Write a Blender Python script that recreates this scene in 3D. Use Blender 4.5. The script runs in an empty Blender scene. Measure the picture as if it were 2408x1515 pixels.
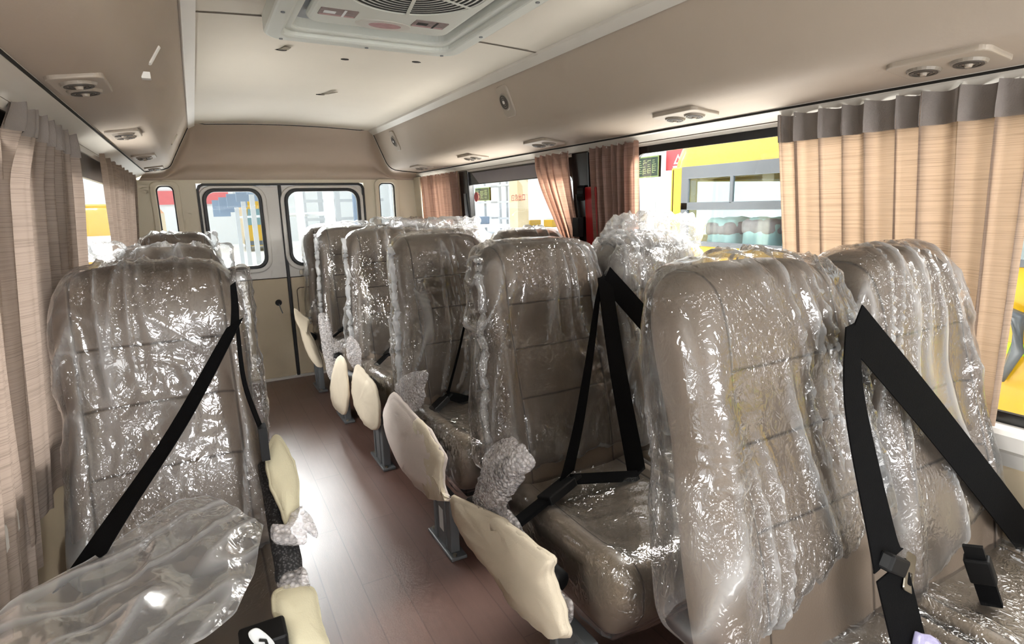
import bpy, math, random
from mathutils import Vector as V, Matrix, noise
random.seed(7)
C = bpy.context.scene.collection
PI = math.pi

# ------------------------------------------------------------------ materials
def hexc(r, g, b):
    f = lambda c: (c/255/12.92) if c/255 <= .04045 else ((c/255+.055)/1.055)**2.4
    return (f(r), f(g), f(b), 1)

def new_mat(name):
    m = bpy.data.materials.new(name); m.use_nodes = True
    nt = m.node_tree; nt.nodes.clear()
    return m, nt

def N(nt, t, **kw):
    n = nt.nodes.new(t)
    for k, v in kw.items():
        if k in n.inputs.keys(): n.inputs[k].default_value = v
        else: setattr(n, k, v)
    return n

def L(nt, a, b): nt.links.new(a, b)

def pbr(name, col, rough=.5, var=.08, vscale=6, bump=0, bscale=60, metal=0, spec=.5, col2=None, coat=0):
    m, nt = new_mat(name)
    out = N(nt, 'ShaderNodeOutputMaterial'); b = N(nt, 'ShaderNodeBsdfPrincipled')
    b.inputs['Roughness'].default_value = rough; b.inputs['Metallic'].default_value = metal
    b.inputs['Specular IOR Level'].default_value = spec; b.inputs['Coat Weight'].default_value = coat
    tc = N(nt, 'ShaderNodeTexCoord'); nz = N(nt, 'ShaderNodeTexNoise', Scale=vscale, Detail=4)
    L(nt, tc.outputs['Object'], nz.inputs['Vector'])
    mx = N(nt, 'ShaderNodeMix', data_type='RGBA')
    c = col; d = col2 or tuple(max(0, x*(1-var*2.2)) for x in col[:3])+(1,)
    mx.inputs[6].default_value = d; mx.inputs[7].default_value = c
    L(nt, nz.outputs['Fac'], mx.inputs[0]); L(nt, mx.outputs[2], b.inputs['Base Color'])
    if bump:
        n2 = N(nt, 'ShaderNodeTexNoise', Scale=bscale, Detail=5)
        L(nt, tc.outputs['Object'], n2.inputs['Vector'])
        bp = N(nt, 'ShaderNodeBump', Strength=bump, Distance=.004)
        L(nt, n2.outputs['Fac'], bp.inputs['Height']); L(nt, bp.outputs['Normal'], b.inputs['Normal'])
    L(nt, b.outputs[0], out.inputs[0])
    return m

def film_mat(name, milky=.07, gloss=.10, tint=(1, 1, 1), scale=1.0, strength=1.0, fres=1.6, rough=.055):
    """clear crinkled polythene: transparent + sharp glossy on a crumpled bump, slightly milky on the creases"""
    m, nt = new_mat(name)
    out = N(nt, 'ShaderNodeOutputMaterial')
    tc = N(nt, 'ShaderNodeTexCoord'); oi = N(nt, 'ShaderNodeObjectInfo')
    off = N(nt, 'ShaderNodeVectorMath', operation='SCALE'); off.inputs[0].default_value = (13, 7, 5)
    L(nt, oi.outputs['Random'], off.inputs['Scale'])
    add = N(nt, 'ShaderNodeVectorMath', operation='ADD')
    L(nt, tc.outputs['Object'], add.inputs[0]); L(nt, off.outputs[0], add.inputs[1])
    def ridge(sc, stretch, det=3, dist=.6):
        mp = N(nt, 'ShaderNodeMapping'); mp.inputs['Scale'].default_value = stretch
        L(nt, add.outputs[0], mp.inputs['Vector'])
        nz = N(nt, 'ShaderNodeTexNoise', Scale=sc*scale, Detail=det, Roughness=.55, Distortion=dist)
        L(nt, mp.outputs[0], nz.inputs['Vector'])
        s = N(nt, 'ShaderNodeMath', operation='SUBTRACT'); s.inputs[1].default_value = .5
        L(nt, nz.outputs['Fac'], s.inputs[0])
        a = N(nt, 'ShaderNodeMath', operation='ABSOLUTE'); L(nt, s.outputs[0], a.inputs[0])
        return a.outputs[0]
    r1 = ridge(44, (1, 1, .7), 2.5, .8)
    pm = N(nt, 'ShaderNodeTexNoise', Scale=5*scale, Detail=1); L(nt, add.outputs[0], pm.inputs['Vector'])
    pr = N(nt, 'ShaderNodeMapRange'); pr.inputs['From Min'].default_value = .45; pr.inputs['From Max'].default_value = .66; pr.inputs['To Min'].default_value = .14
    L(nt, pm.outputs['Fac'], pr.inputs['Value'])
    hm = N(nt, 'ShaderNodeMath', operation='MULTIPLY'); L(nt, r1, hm.inputs[0]); L(nt, pr.outputs[0], hm.inputs[1]); h = hm.outputs[0]
    bp = N(nt, 'ShaderNodeBump', Strength=strength, Distance=.021); L(nt, h, bp.inputs['Height'])
    fr = N(nt, 'ShaderNodeFresnel', IOR=1.5)
    k = N(nt, 'ShaderNodeMath', operation='MULTIPLY_ADD', use_clamp=True); k.inputs[1].default_value = fres; k.inputs[2].default_value = gloss
    L(nt, fr.outputs[0], k.inputs[0])
    kc = N(nt, 'ShaderNodeMath', operation='MINIMUM'); kc.inputs[1].default_value = .75; L(nt, k.outputs[0], kc.inputs[0])
    tr = N(nt, 'ShaderNodeBsdfTransparent'); tr.inputs[0].default_value = (.97*tint[0], .97*tint[1], .97*tint[2], 1)
    gl = N(nt, 'ShaderNodeBsdfGlossy', Roughness=rough); gl.inputs[0].default_value = (1, 1, 1, 1)
    L(nt, bp.outputs['Normal'], gl.inputs['Normal'])
    m1 = N(nt, 'ShaderNodeMixShader'); L(nt, kc.outputs[0], m1.inputs[0]); L(nt, tr.outputs[0], m1.inputs[1]); L(nt, gl.outputs[0], m1.inputs[2])
    df = N(nt, 'ShaderNodeBsdfDiffuse'); df.inputs[0].default_value = (.86, .87, .88, 1)
    tl = N(nt, 'ShaderNodeBsdfTranslucent'); tl.inputs[0].default_value = (.86, .87, .88, 1)
    md = N(nt, 'ShaderNodeMixShader'); md.inputs[0].default_value = .5; L(nt, df.outputs[0], md.inputs[1]); L(nt, tl.outputs[0], md.inputs[2])
    at = N(nt, 'ShaderNodeAttribute', attribute_name='fold')
    fm = N(nt, 'ShaderNodeMath', operation='MULTIPLY_ADD', use_clamp=True); fm.inputs[1].default_value = .46; fm.inputs[2].default_value = milky; L(nt, at.outputs['Fac'], fm.inputs[0])
    m2 = N(nt, 'ShaderNodeMixShader'); L(nt, fm.outputs[0], m2.inputs[0]); L(nt, m1.outputs[0], m2.inputs[1]); L(nt, md.outputs[0], m2.inputs[2])
    L(nt, m2.outputs[0], out.inputs[0])
    return m

def curtain_mat(name, col, trans, tcol):
    m, nt = new_mat(name)
    out = N(nt, 'ShaderNodeOutputMaterial'); tc = N(nt, 'ShaderNodeTexCoord')
    mp = N(nt, 'ShaderNodeMapping'); mp.inputs['Scale'].default_value = (4, 4, 430)
    L(nt, tc.outputs['Object'], mp.inputs['Vector'])
    nz = N(nt, 'ShaderNodeTexNoise', Scale=1.0, Detail=3, Roughness=.65); L(nt, mp.outputs[0], nz.inputs['Vector'])
    def ramp(c, k):
        r = N(nt, 'ShaderNodeValToRGB'); e = r.color_ramp.elements
        e[0].position = .36; e[0].color = tuple(x*k for x in c[:3])+(1,); e[1].position = .52; e[1].color = c
        L(nt, nz.outputs['Fac'], r.inputs[0]); return r
    rc = ramp(col, .74); rt = ramp(tcol, .70)
    d = N(nt, 'ShaderNodeBsdfDiffuse'); L(nt, rc.outputs[0], d.inputs[0])
    t = N(nt, 'ShaderNodeBsdfTranslucent'); L(nt, rt.outputs[0], t.inputs[0])
    bp = N(nt, 'ShaderNodeBump', Strength=.35, Distance=.002); L(nt, nz.outputs['Fac'], bp.inputs['Height']); L(nt, bp.outputs['Normal'], d.inputs['Normal'])
    mx = N(nt, 'ShaderNodeMixShader'); mx.inputs[0].default_value = trans
    L(nt, d.outputs[0], mx.inputs[1]); L(nt, t.outputs[0], mx.inputs[2]); L(nt, mx.outputs[0], out.inputs[0])
    return m

def glass_mat(name, tint, refl=.06):
    m, nt = new_mat(name)
    out = N(nt, 'ShaderNodeOutputMaterial')
    tr = N(nt, 'ShaderNodeBsdfTransparent'); tr.inputs[0].default_value = tuple(tint)+(1,)
    gl = N(nt, 'ShaderNodeBsdfGlossy', Roughness=.02)
    lw = N(nt, 'ShaderNodeFresnel', IOR=1.45)
    k = N(nt, 'ShaderNodeMath', operation='MULTIPLY'); k.inputs[1].default_value = refl/.04; L(nt, lw.outputs[0], k.inputs[0])
    c = N(nt, 'ShaderNodeMath', operation='MINIMUM'); c.inputs[1].default_value = .12; L(nt, k.outputs[0], c.inputs[0])
    mx = N(nt, 'ShaderNodeMixShader'); L(nt, c.outputs[0], mx.inputs[0]); L(nt, tr.outputs[0], mx.inputs[1]); L(nt, gl.outputs[0], mx.inputs[2])
    L(nt, mx.outputs[0], out.inputs[0])
    return m

def floor_mat():
    m, nt = new_mat('wood_vinyl')
    out = N(nt, 'ShaderNodeOutputMaterial'); b = N(nt, 'ShaderNodeBsdfPrincipled')
    tc = N(nt, 'ShaderNodeTexCoord')
    br = N(nt, 'ShaderNodeTexBrick'); br.offset = .45
    mpb = N(nt, 'ShaderNodeMapping'); mpb.inputs['Rotation'].default_value = (0, 0, PI/2)
    L(nt, tc.outputs['Object'], mpb.inputs['Vector']); L(nt, mpb.outputs[0], br.inputs['Vector'])
    br.inputs['Color1'].default_value = hexc(118, 90, 80); br.inputs['Color2'].default_value = hexc(109, 81, 72)
    br.inputs['Mortar'].default_value = hexc(96, 70, 62); br.inputs['Scale'].default_value = 1
    br.inputs['Mortar Size'].default_value = .0018; br.inputs['Brick Width'].default_value = .9; br.inputs['Row Height'].default_value = .12
    mp = N(nt, 'ShaderNodeMapping'); mp.inputs['Scale'].default_value = (26, 2.2, 1)
    L(nt, tc.outputs['Object'], mp.inputs['Vector'])
    nz = N(nt, 'ShaderNodeTexNoise', Scale=2.2, Detail=7, Roughness=.65); L(nt, mp.outputs[0], nz.inputs['Vector'])
    r = N(nt, 'ShaderNodeValToRGB'); r.color_ramp.elements[0].color = (.72, .72, .72, 1); r.color_ramp.elements[1].color = (1.12, 1.1, 1.08, 1)
    L(nt, nz.outputs['Fac'], r.inputs[0])
    mx = N(nt, 'ShaderNodeMix', data_type='RGBA', blend_type='MULTIPLY'); mx.inputs[0].default_value = 1
    L(nt, br.outputs['Color'], mx.inputs[6]); L(nt, r.outputs[0], mx.inputs[7]); L(nt, mx.outputs[2], b.inputs['Base Color'])
    n2 = N(nt, 'ShaderNodeTexNoise', Scale=3, Detail=5); L(nt, tc.outputs['Object'], n2.inputs['Vector'])
    rr = N(nt, 'ShaderNodeMapRange'); rr.inputs['To Min'].default_value = .32; rr.inputs['To Max'].default_value = .48
    L(nt, n2.outputs['Fac'], rr.inputs['Value']); L(nt, rr.outputs[0], b.inputs['Roughness'])
    n3 = N(nt, 'ShaderNodeTexNoise', Scale=180, Detail=3); L(nt, tc.outputs['Object'], n3.inputs['Vector'])
    bp = N(nt, 'ShaderNodeBump', Strength=.15, Distance=.002); L(nt, n3.outputs['Fac'], bp.inputs['Height']); L(nt, bp.outputs['Normal'], b.inputs['Normal'])
    b.inputs['Specular IOR Level'].default_value = 1.0
    L(nt, b.outputs[0], out.inputs[0])
    return m

def leather_mat(name, col, seam_z, seam_x):
    """taupe seat leather with stitched seams at fixed heights / widths of the backrest (object coordinates)"""
    m, nt = new_mat(name)
    out = N(nt, 'ShaderNodeOutputMaterial'); b = N(nt, 'ShaderNodeBsdfPrincipled', Roughness=.42)
    tc = N(nt, 'ShaderNodeTexCoord'); sp = N(nt, 'ShaderNodeSeparateXYZ'); L(nt, tc.outputs['Object'], sp.inputs[0])
    ab = N(nt, 'ShaderNodeMath', operation='ABSOLUTE'); L(nt, sp.outputs['X'], ab.inputs[0])
    def line(sock, val, w):
        s = N(nt, 'ShaderNodeMath', operation='SUBTRACT'); s.inputs[1].default_value = val; L(nt, sock, s.inputs[0])
        a = N(nt, 'ShaderNodeMath', operation='ABSOLUTE'); L(nt, s.outputs[0], a.inputs[0])
        r = N(nt, 'ShaderNodeMapRange'); r.inputs['From Max'].default_value = w; L(nt, a.outputs[0], r.inputs['Value'])
        return r.outputs[0]
    cur = None
    inside = N(nt, 'ShaderNodeMath', operation='GREATER_THAN'); inside.inputs[1].default_value = seam_x or 9; L(nt, ab.outputs[0], inside.inputs[0])
    for z in seam_z:
        l = line(sp.outputs['Z'], z, .0045)
        mxx = N(nt, 'ShaderNodeMath', operation='MAXIMUM'); L(nt, l, mxx.inputs[0]); L(nt, inside.outputs[0], mxx.inputs[1])
        if cur is None: cur = mxx.outputs[0]
        else:
            mn = N(nt, 'ShaderNodeMath', operation='MINIMUM'); L(nt, cur, mn.inputs[0]); L(nt, mxx.outputs[0], mn.inputs[1]); cur = mn.outputs[0]
    if seam_x:
        l = line(ab.outputs[0], seam_x, .0045); mn = N(nt, 'ShaderNodeMath', operation='MINIMUM')
        L(nt, l, mn.inputs[0])
        if cur is not None: L(nt, cur, mn.inputs[1])
        else: mn.inputs[1].default_value = 1
        cur = mn.outputs[0]
    nz = N(nt, 'ShaderNodeTexNoise', Scale=7, Detail=4); L(nt, tc.outputs['Object'], nz.inputs['Vector'])
    mx = N(nt, 'ShaderNodeMix', data_type='RGBA'); mx.inputs[6].default_value = tuple(x*.82 for x in col[:3])+(1,); mx.inputs[7].default_value = col
    L(nt, nz.outputs['Fac'], mx.inputs[0])
    n2 = N(nt, 'ShaderNodeTexNoise', Scale=220, Detail=3); L(nt, tc.outputs['Object'], n2.inputs['Vector'])
    hh = N(nt, 'ShaderNodeMath', operation='MULTIPLY'); hh.inputs[1].default_value = .12; L(nt, n2.outputs['Fac'], hh.inputs[0])
    bp = N(nt, 'ShaderNodeBump', Strength=.5, Distance=.006)
    if cur is not None:
        m2 = N(nt, 'ShaderNodeMix', data_type='RGBA'); m2.inputs[6].default_value = tuple(x*.25 for x in col[:3])+(1,)
        L(nt, cur, m2.inputs[0]); L(nt, mx.outputs[2], m2.inputs[7]); L(nt, m2.outputs[2], b.inputs['Base Color'])
        ad = N(nt, 'ShaderNodeMath', operation='ADD'); L(nt, hh.outputs[0], ad.inputs[0]); L(nt, cur, ad.inputs[1]); L(nt, ad.outputs[0], bp.inputs['Height'])
    else:
        L(nt, mx.outputs[2], b.inputs['Base Color']); L(nt, hh.outputs[0], bp.inputs['Height'])
    L(nt, bp.outputs['Normal'], b.inputs['Normal'])
    L(nt, b.outputs[0], out.inputs[0])
    return m

def bubble_mat():
    m, nt = new_mat('bubble_wrap')
    out = N(nt, 'ShaderNodeOutputMaterial'); tc = N(nt, 'ShaderNodeTexCoord')
    vo = N(nt, 'ShaderNodeTexVoronoi', Scale=95); L(nt, tc.outputs['Object'], vo.inputs['Vector'])
    n1 = N(nt, 'ShaderNodeTexNoise', Scale=26, Detail=4, Distortion=.8); L(nt, tc.outputs['Object'], n1.inputs['Vector'])
    ad = N(nt, 'ShaderNodeMath', operation='ADD'); L(nt, vo.outputs['Distance'], ad.inputs[0]); L(nt, n1.outputs['Fac'], ad.inputs[1])
    bp = N(nt, 'ShaderNodeBump', Strength=1, Distance=.012); L(nt, ad.outputs[0], bp.inputs['Height'])
    bp.inputs['Distance'].default_value = .006
    b = N(nt, 'ShaderNodeBsdfPrincipled', Roughness=.18); b.inputs['Base Color'].default_value = hexc(236, 230, 228)
    L(nt, bp.outputs['Normal'], b.inputs['Normal'])
    tr = N(nt, 'ShaderNodeBsdfTransparent'); tr.inputs[0].default_value = (.95, .95, .96, 1)
    r = N(nt, 'ShaderNodeMapRange'); r.inputs['From Min'].default_value = .2; r.inputs['From Max'].default_value = .6
    r.inputs['To Min'].default_value = .6; r.inputs['To Max'].default_value = .26
    L(nt, vo.outputs['Distance'], r.inputs['Value'])
    mx = N(nt, 'ShaderNodeMixShader'); L(nt, r.outputs[0], mx.inputs[0]); L(nt, tr.outputs[0], mx.inputs[1]); L(nt, b.outputs[0], mx.inputs[2])
    L(nt, mx.outputs[0], out.inputs[0])
    return m

def knit_mat():
    m, nt = new_mat('black_knit')
    out = N(nt, 'ShaderNodeOutputMaterial'); b = N(nt, 'ShaderNodeBsdfPrincipled', Roughness=.7); tc = N(nt, 'ShaderNodeTexCoord')
    vo = N(nt, 'ShaderNodeTexVoronoi', Scale=190); L(nt, tc.outputs['Object'], vo.inputs['Vector'])
    r = N(nt, 'ShaderNodeValToRGB'); r.color_ramp.elements[0].color = hexc(96, 94, 96); r.color_ramp.elements[1].color = hexc(14, 14, 16); r.color_ramp.elements[1].position = .55
    L(nt, vo.outputs['Distance'], r.inputs[0]); L(nt, r.outputs[0], b.inputs['Base Color']); L(nt, b.outputs[0], out.inputs[0])
    return m

M = dict(
    ceiling=pbr('headliner', hexc(212, 204, 190), .75, .05, 3, .05, 90),
    overhead=pbr('duct_trim', hexc(180, 166, 151), .7, .05, 3, .08, 140),
    cove=pbr('rear_trim', hexc(200, 184, 168), .65, .04, 3, .06, 140),
    rail=pbr('light_trim', hexc(212, 206, 196), .5, .04),
    white_trim=pbr('white_trim', hexc(226, 222, 216), .45, .03),
    cream=pbr('cream_panel', hexc(236, 227, 206), .55, .05, 4, .06, 160),
    doorgrey=pbr('door_paint', hexc(228, 225, 219), .35, .03),
    tan=pbr('tan_panel', hexc(210, 194, 166), .6, .06, 4, .08, 200),
    rubber=pbr('rubber', hexc(20, 20, 21), .45, .1),
    darkbrown=pbr('dark_gap', hexc(96, 84, 70), .8, .1),
    blacktrim=pbr('black_trim', hexc(15, 15, 16), .25, .1, spec=.6),
    webbing=pbr('seat_belt_webbing', hexc(8, 8, 9), .85, .1, 20, .25, 420, spec=.1),
    bplastic=pbr('black_plastic', hexc(12, 12, 13), .5, .1, spec=.25),
    steel=pbr('steel', hexc(190, 182, 165), .3, .05, metal=1),
    greymetal=pbr('grey_painted_metal', hexc(112, 115, 118), .45, .06, metal=.2),
    foam=pbr('cream_foam', hexc(226, 213, 190), .8, .07, 9, .25, 300),
    foam2=pbr('pink_foam', hexc(234, 221, 212), .8, .06, 9, .25, 300),
    foamy=pbr('yellow_foam', hexc(228, 220, 188), .75, .10, 9, .25, 300),
    knit=knit_mat(), bubble=bubble_mat(),
    film=film_mat('clear_film', .035, .015),
    film_b=film_mat('clear_film_bright', .16, .05),
    film_c=film_mat('clear_film_cushion', .03, .03, scale=.8),
    film_s=film_mat('loose_sheet', .20, .0, scale=.5, strength=.8, fres=.5, rough=.2),
    leather=leather_mat('seat_leather', hexc(116, 102, 89), (.98, .845, .70), .155),
    leather_p=leather_mat('seat_leather_plain', hexc(150, 132, 114), (), None),
    cushion=leather_mat('cushion_leather', hexc(124, 110, 94), (), .165),
    glass=glass_mat('clear_glass', (.97, .985, .98), .005),
    glass_t=glass_mat('tinted_glass', (.84, .94, .94), .03),
    ventring=pbr('vent_ring', hexc(150, 140, 128), .4), ventslot=pbr('vent_slot', hexc(72, 66, 60), .6),
    ventplate=pbr('vent_plate', hexc(170, 158, 144), .5, .04),
    ventgrey=pbr('hatch_plastic', hexc(206, 208, 200), .5, .04),
    dark=pbr('dark_slot', hexc(24, 24, 22), .8, .1),
    hole=pbr('hole_dark', hexc(30, 27, 22), .9, .1),
    yellow=pbr('bus_yellow', hexc(184, 146, 16), .3, .02, coat=.5),
    busgrey=pbr('bus_grey_frame', hexc(84, 90, 96), .3, .06),
    red=pbr('red_paint', hexc(176, 30, 34), .4, .05),
    lime=pbr('reflective_lime', hexc(160, 205, 10), .5, .04),
    white=pbr('white_paint', hexc(225, 228, 228), .6, .03),
    green=pbr('board_green', hexc(10, 44, 26), .5, .05),
    greenframe=pbr('board_frame', hexc(120, 140, 80), .5, .05),
    palelines=pbr('board_lines', hexc(150, 165, 110), .6, .05),
    hallfloor=pbr('hall_floor', hexc(225, 226, 222), .35, .05, .6),
    hallwall=pbr('hall_wall', hexc(226, 230, 232), .8, .03, .4),
    hallgrey=pbr('hall_grey', hexc(182, 187, 192), .6, .06),
    hallblue=pbr('hall_blue', hexc(128, 146, 168), .6, .1, 2),
    paleblue=pbr('pale_blue', hexc(228, 236, 242), .4, .1, 6),
    buscream=pbr('bus_cream', hexc(205, 190, 155), .6, .06),
    sticker=pbr('sticker_grey', hexc(150, 142, 138), .5, .25, 60, col2=hexc(96, 60, 60)),
    pink=pbr('sticker_pink', hexc(190, 150, 150), .5, .2, 60),
    cur_l=curtain_mat('curtain_left', hexc(150, 136, 126), .13, hexc(180, 160, 146)),
    cur_r=curtain_mat('curtain_right', hexc(160, 142, 128), .36, hexc(196, 168, 142)),  # right curtains: warm translucent tint stands in for the backlight
    cur_p=curtain_mat('curtain_rear', hexc(160, 134, 124), .32, hexc(196, 152, 130)),  # backlight warmth tinted in here too
    header=pbr('curtain_header', hexc(142, 133, 128), .9, .08, 30, .3, 300),
    floor=floor_mat(),
)

# ------------------------------------------------------------------ helpers
FOLD = []
def obj(name, verts, faces, mat, parent=None, smooth=True, loc=None):
    me = bpy.data.meshes.new(name); me.from_pydata([tuple(v) for v in verts], [], faces); me.update()
    if smooth:
        for p in me.polygons: p.use_smooth = True
    me.materials.append(mat if not isinstance(mat, str) else M[mat])
    if len(FOLD) == len(me.vertices):
        at = me.attributes.new('fold', 'FLOAT', 'POINT'); at.data.foreach_set('value', FOLD); FOLD.clear()
    o = bpy.data.objects.new(name, me); C.objects.link(o)
    if parent: o.parent = parent
    if loc is not None: o.location = loc
    return o

def tag(o, label=None, cat=None, group=None, kind=None):
    if label: o['label'] = label
    if cat: o['category'] = cat
    if group: o['group'] = group
    if kind: o['kind'] = kind
    return o

def empty(name, loc, label, cat, group=None, rz=0):
    o = bpy.data.objects.new(name, None); C.objects.link(o); o.location = loc; o.rotation_euler = (0, 0, rz)
    o.empty_display_size = .1
    return tag(o, label, cat, group)

def struct(o, label=None): return tag(o, label, None, None, 'structure')

def bevel(o, w=.006, seg=2):
    md = o.modifiers.new('bevel', 'BEVEL'); md.width = w; md.segments = seg; md.limit_method = 'ANGLE'; md.angle_limit = math.radians(40)
    return o

class MB:
    def __init__(s): s.v = []; s.f = []
    def add(s, vs, fs):
        n = len(s.v); s.v += [V(v) for v in vs]; s.f += [tuple(i+n for i in f) for f in fs]; return s
    def box(s, x0, x1, y0, y1, z0, z1):
        vs = [(x, y, z) for x in (x0, x1) for y in (y0, y1) for z in (z0, z1)]
        return s.add(vs, [(0, 1, 3, 2), (4, 6, 7, 5), (0, 4, 5, 1), (2, 3, 7, 6), (0, 2, 6, 4), (1, 5, 7, 3)])
    def prism(s, poly, axis, a, b):
        """poly: 2-D points in the plane normal to axis"""
        def p3(p, t):
            return {'x': (t, p[0], p[1]), 'y': (p[0], t, p[1]), 'z': (p[0], p[1], t)}[axis]
        n = len(poly); vs = [p3(p, a) for p in poly]+[p3(p, b) for p in poly]
        fs = [tuple(range(n)), tuple(range(2*n-1, n-1, -1))]+[(i, i+n, (i+1) % n+n, (i+1) % n) for i in range(n)]
        return s.add(vs, fs)
    def ring(s, outer, inner, axis, a, b):
        def p3(p, t):
            return {'x': (t, p[0], p[1]), 'y': (p[0], t, p[1]), 'z': (p[0], p[1], t)}[axis]
        n = len(outer)
        vs = [p3(p, a) for p in outer]+[p3(p, a) for p in inner]+[p3(p, b) for p in outer]+[p3(p, b) for p in inner]
        fs = []
        for i in range(n):
            j = (i+1) % n
            fs += [(i, j, n+j, n+i), (2*n+i, 3*n+i, 3*n+j, 2*n+j), (i, 2*n+i, 2*n+j, j), (n+i, n+j, 3*n+j, 3*n+i)]
        return s.add(vs, fs)
    def tube(s, pts, r, seg=10, cap=True):
        pts = [V(p) for p in pts]; n0 = len(s.v); vs = []; fs = []
        rs = r if isinstance(r, (list, tuple)) else [r]*len(pts)
        up = V((.13, .27, .95))
        for i, p in enumerate(pts):
            t = (pts[min(i+1, len(pts)-1)]-pts[max(i-1, 0)]).normalized()
            a = t.cross(up); a = a.normalized() if a.length > 1e-4 else V((1, 0, 0)); b = t.cross(a)
            for k in range(seg):
                w = 2*PI*k/seg; vs.append(p+(a*math.cos(w)+b*math.sin(w))*rs[i])
        for i in range(len(pts)-1):
            for k in range(seg):
                k2 = (k+1) % seg; fs.append((i*seg+k, i*seg+k2, (i+1)*seg+k2, (i+1)*seg+k))
        if cap:
            fs.append(tuple(range(seg-1, -1, -1))); m = (len(pts)-1)*seg; fs.append(tuple(range(m, m+seg)))
        return s.add(vs, fs)
    def grid(s, fn, nu, nv, closeu=False):
        vs = [fn(i/(nu if closeu else nu-1), j/(nv-1)) for j in range(nv) for i in range(nu)]; fs = []
        for j in range(nv-1):
            for i in range(nu if closeu else nu-1):
                i2 = (i+1) % nu; fs.append((j*nu+i, j*nu+i2, (j+1)*nu+i2, (j+1)*nu+i))
        return s.add(vs, fs)
    def ribbon(s, pts, wid, th=.0016):
        """flat strap through pts; wid: list of width vectors (half width)"""
        pts = [V(p) for p in pts]; wid = [V(w) for w in wid]; vs = []; fs = []
        for i, p in enumerate(pts):
            t = (pts[min(i+1, len(pts)-1)]-pts[max(i-1, 0)]).normalized(); n = t.cross(wid[i]).normalized()*th
            vs += [p-wid[i]-n, p+wid[i]-n, p+wid[i]+n, p-wid[i]+n]
        m = len(pts)
        for i in range(m-1):
            for k in range(4):
                k2 = (k+1) % 4; fs.append((4*i+k, 4*i+k2, 4*i+4+k2, 4*i+4+k))
        fs += [(3, 2, 1, 0), (4*m-4, 4*m-3, 4*m-2, 4*m-1)]
        return s.add(vs, fs)
    def build(s, name, mat, parent=None, smooth=False, loc=None): return obj(name, s.v, s.f, mat, parent, smooth, loc)

def rrect(x0, x1, y0, y1, r, n=6):
    pts = []
    for cx, cy, a in ((x1-r, y1-r, 0), (x0+r, y1-r, 90), (x0+r, y0+r, 180), (x1-r, y0+r, 270)):
        for k in range(n+1):
            w = math.radians(a+90*k/n); pts.append((cx+r*math.cos(w), cy+r*math.sin(w)))
    return pts

def smooth01(a, b, x):
    t = max(0, min(1, (x-a)/(b-a))); return t*t*(3-2*t)

def spline(pts, n):
    pts = [V(p) for p in pts]; out = []
    m = len(pts)-1
    for k in range(n):
        t = k/(n-1)*m; i = min(int(t), m-1); f = t-i
        p0 = pts[max(i-1, 0)]; p1 = pts[i]; p2 = pts[i+1]; p3 = pts[min(i+2, m)]
        out.append(.5*((2*p1)+(p2-p0)*f+(2*p0-5*p1+4*p2-p3)*f*f+(3*p1-p0-3*p2+p3)*f**3))
    return out

def closed_spline(pts, n):
    m = len(pts); out = []
    for k in range(n):
        t = k/n*m; i = int(t); f = t-i
        p0, p1, p2, p3 = (V(pts[(i+d) % m]) for d in (-1, 0, 1, 2))
        out.append(.5*((2*p1)+(p2-p0)*f+(2*p0-5*p1+4*p2-p3)*f*f+(3*p1-p0-3*p2+p3)*f**3))
    return out

def rbox(hx, hy, hz, r, nx, ny, nz, open_bottom=False):
    """grid box with rounded edges, centred; returns verts and faces"""
    idx = {}; vs = []; fs = []
    ns = (nx, ny, nz); hs = (hx, hy, hz)
    def vid(ijk):
        if ijk not in idx:
            p = V([-hs[a]+2*hs[a]*ijk[a]/ns[a] for a in range(3)])
            q = V([max(-(hs[a]-r), min(hs[a]-r, p[a])) for a in range(3)]); d = p-q
            if d.length > 1e-9: p = q+d.normalized()*r
            idx[ijk] = len(vs); vs.append(p)
        return idx[ijk]
    for a in range(3):
        b, c = (a+1) % 3, (a+2) % 3
        for side in (0, ns[a]):
            if open_bottom and a == 2 and side == 0: continue
            for i in range(ns[b]):
                for j in range(ns[c]):
                    q = []
                    for di, dj in ((0, 0), (1, 0), (1, 1), (0, 1)):
                        ijk = [0, 0, 0]; ijk[a] = side; ijk[b] = i+di; ijk[c] = j+dj; q.append(vid(tuple(ijk)))
                    fs.append(tuple(q) if side else tuple(q[::-1]))
    return vs, fs

def displace(vs, fs, fn):
    nr = [V((0, 0, 0)) for _ in vs]
    for f in fs:
        n = (vs[f[1]]-vs[f[0]]).cross(vs[f[2]]-vs[f[0]])
        for i in f: nr[i] += n
    return [v+(n.normalized() if n.length > 0 else n)*fn(v, n) for v, n in zip(vs, nr)]

def pillow(name, pts, direction, depth, mat, parent=None, rough=.0, n=44, thin=.012):
    """soft slab on a closed outline of 3-D points, bulging along direction"""
    o = closed_spline(pts, n); c = sum(o, V((0, 0, 0)))/n; d = V(direction).normalized()
    rings = [(.55, thin*.6), (.97, thin*.9), (1.0, 0), (.985, -thin*.6-depth*.15), (.86, -depth*.62), (.62, -depth*.9), (.3, -depth)]
    vs = []
    for s, h in rings:
        for p in o:
            q = c+(p-c)*s-d*h*-1
            if rough: q += V([noise.noise(q*38+V((k*9, 0, 0))) for k in range(3)])*rough
            vs.append(q)
    fs = []
    for k in range(len(rings)-1):
        for i in range(n):
            j = (i+1) % n; fs.append((k*n+i, k*n+j, (k+1)*n+j, (k+1)*n+i))
    fs.append(tuple(range(n-1, -1, -1))); m = (len(rings)-1)*n; fs.append(tuple(range(m, m+n)))
    return obj(name, vs, fs, mat, parent)

# ------------------------------------------------------------------ bus shell
YF, YR = -.95, 4.59
XL, XR = -.40, 1.70
def wall_x(side, z):
    return (-.315-.085*(1.54-z)) if side < 0 else (1.645+.045*(1.54-z))

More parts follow.
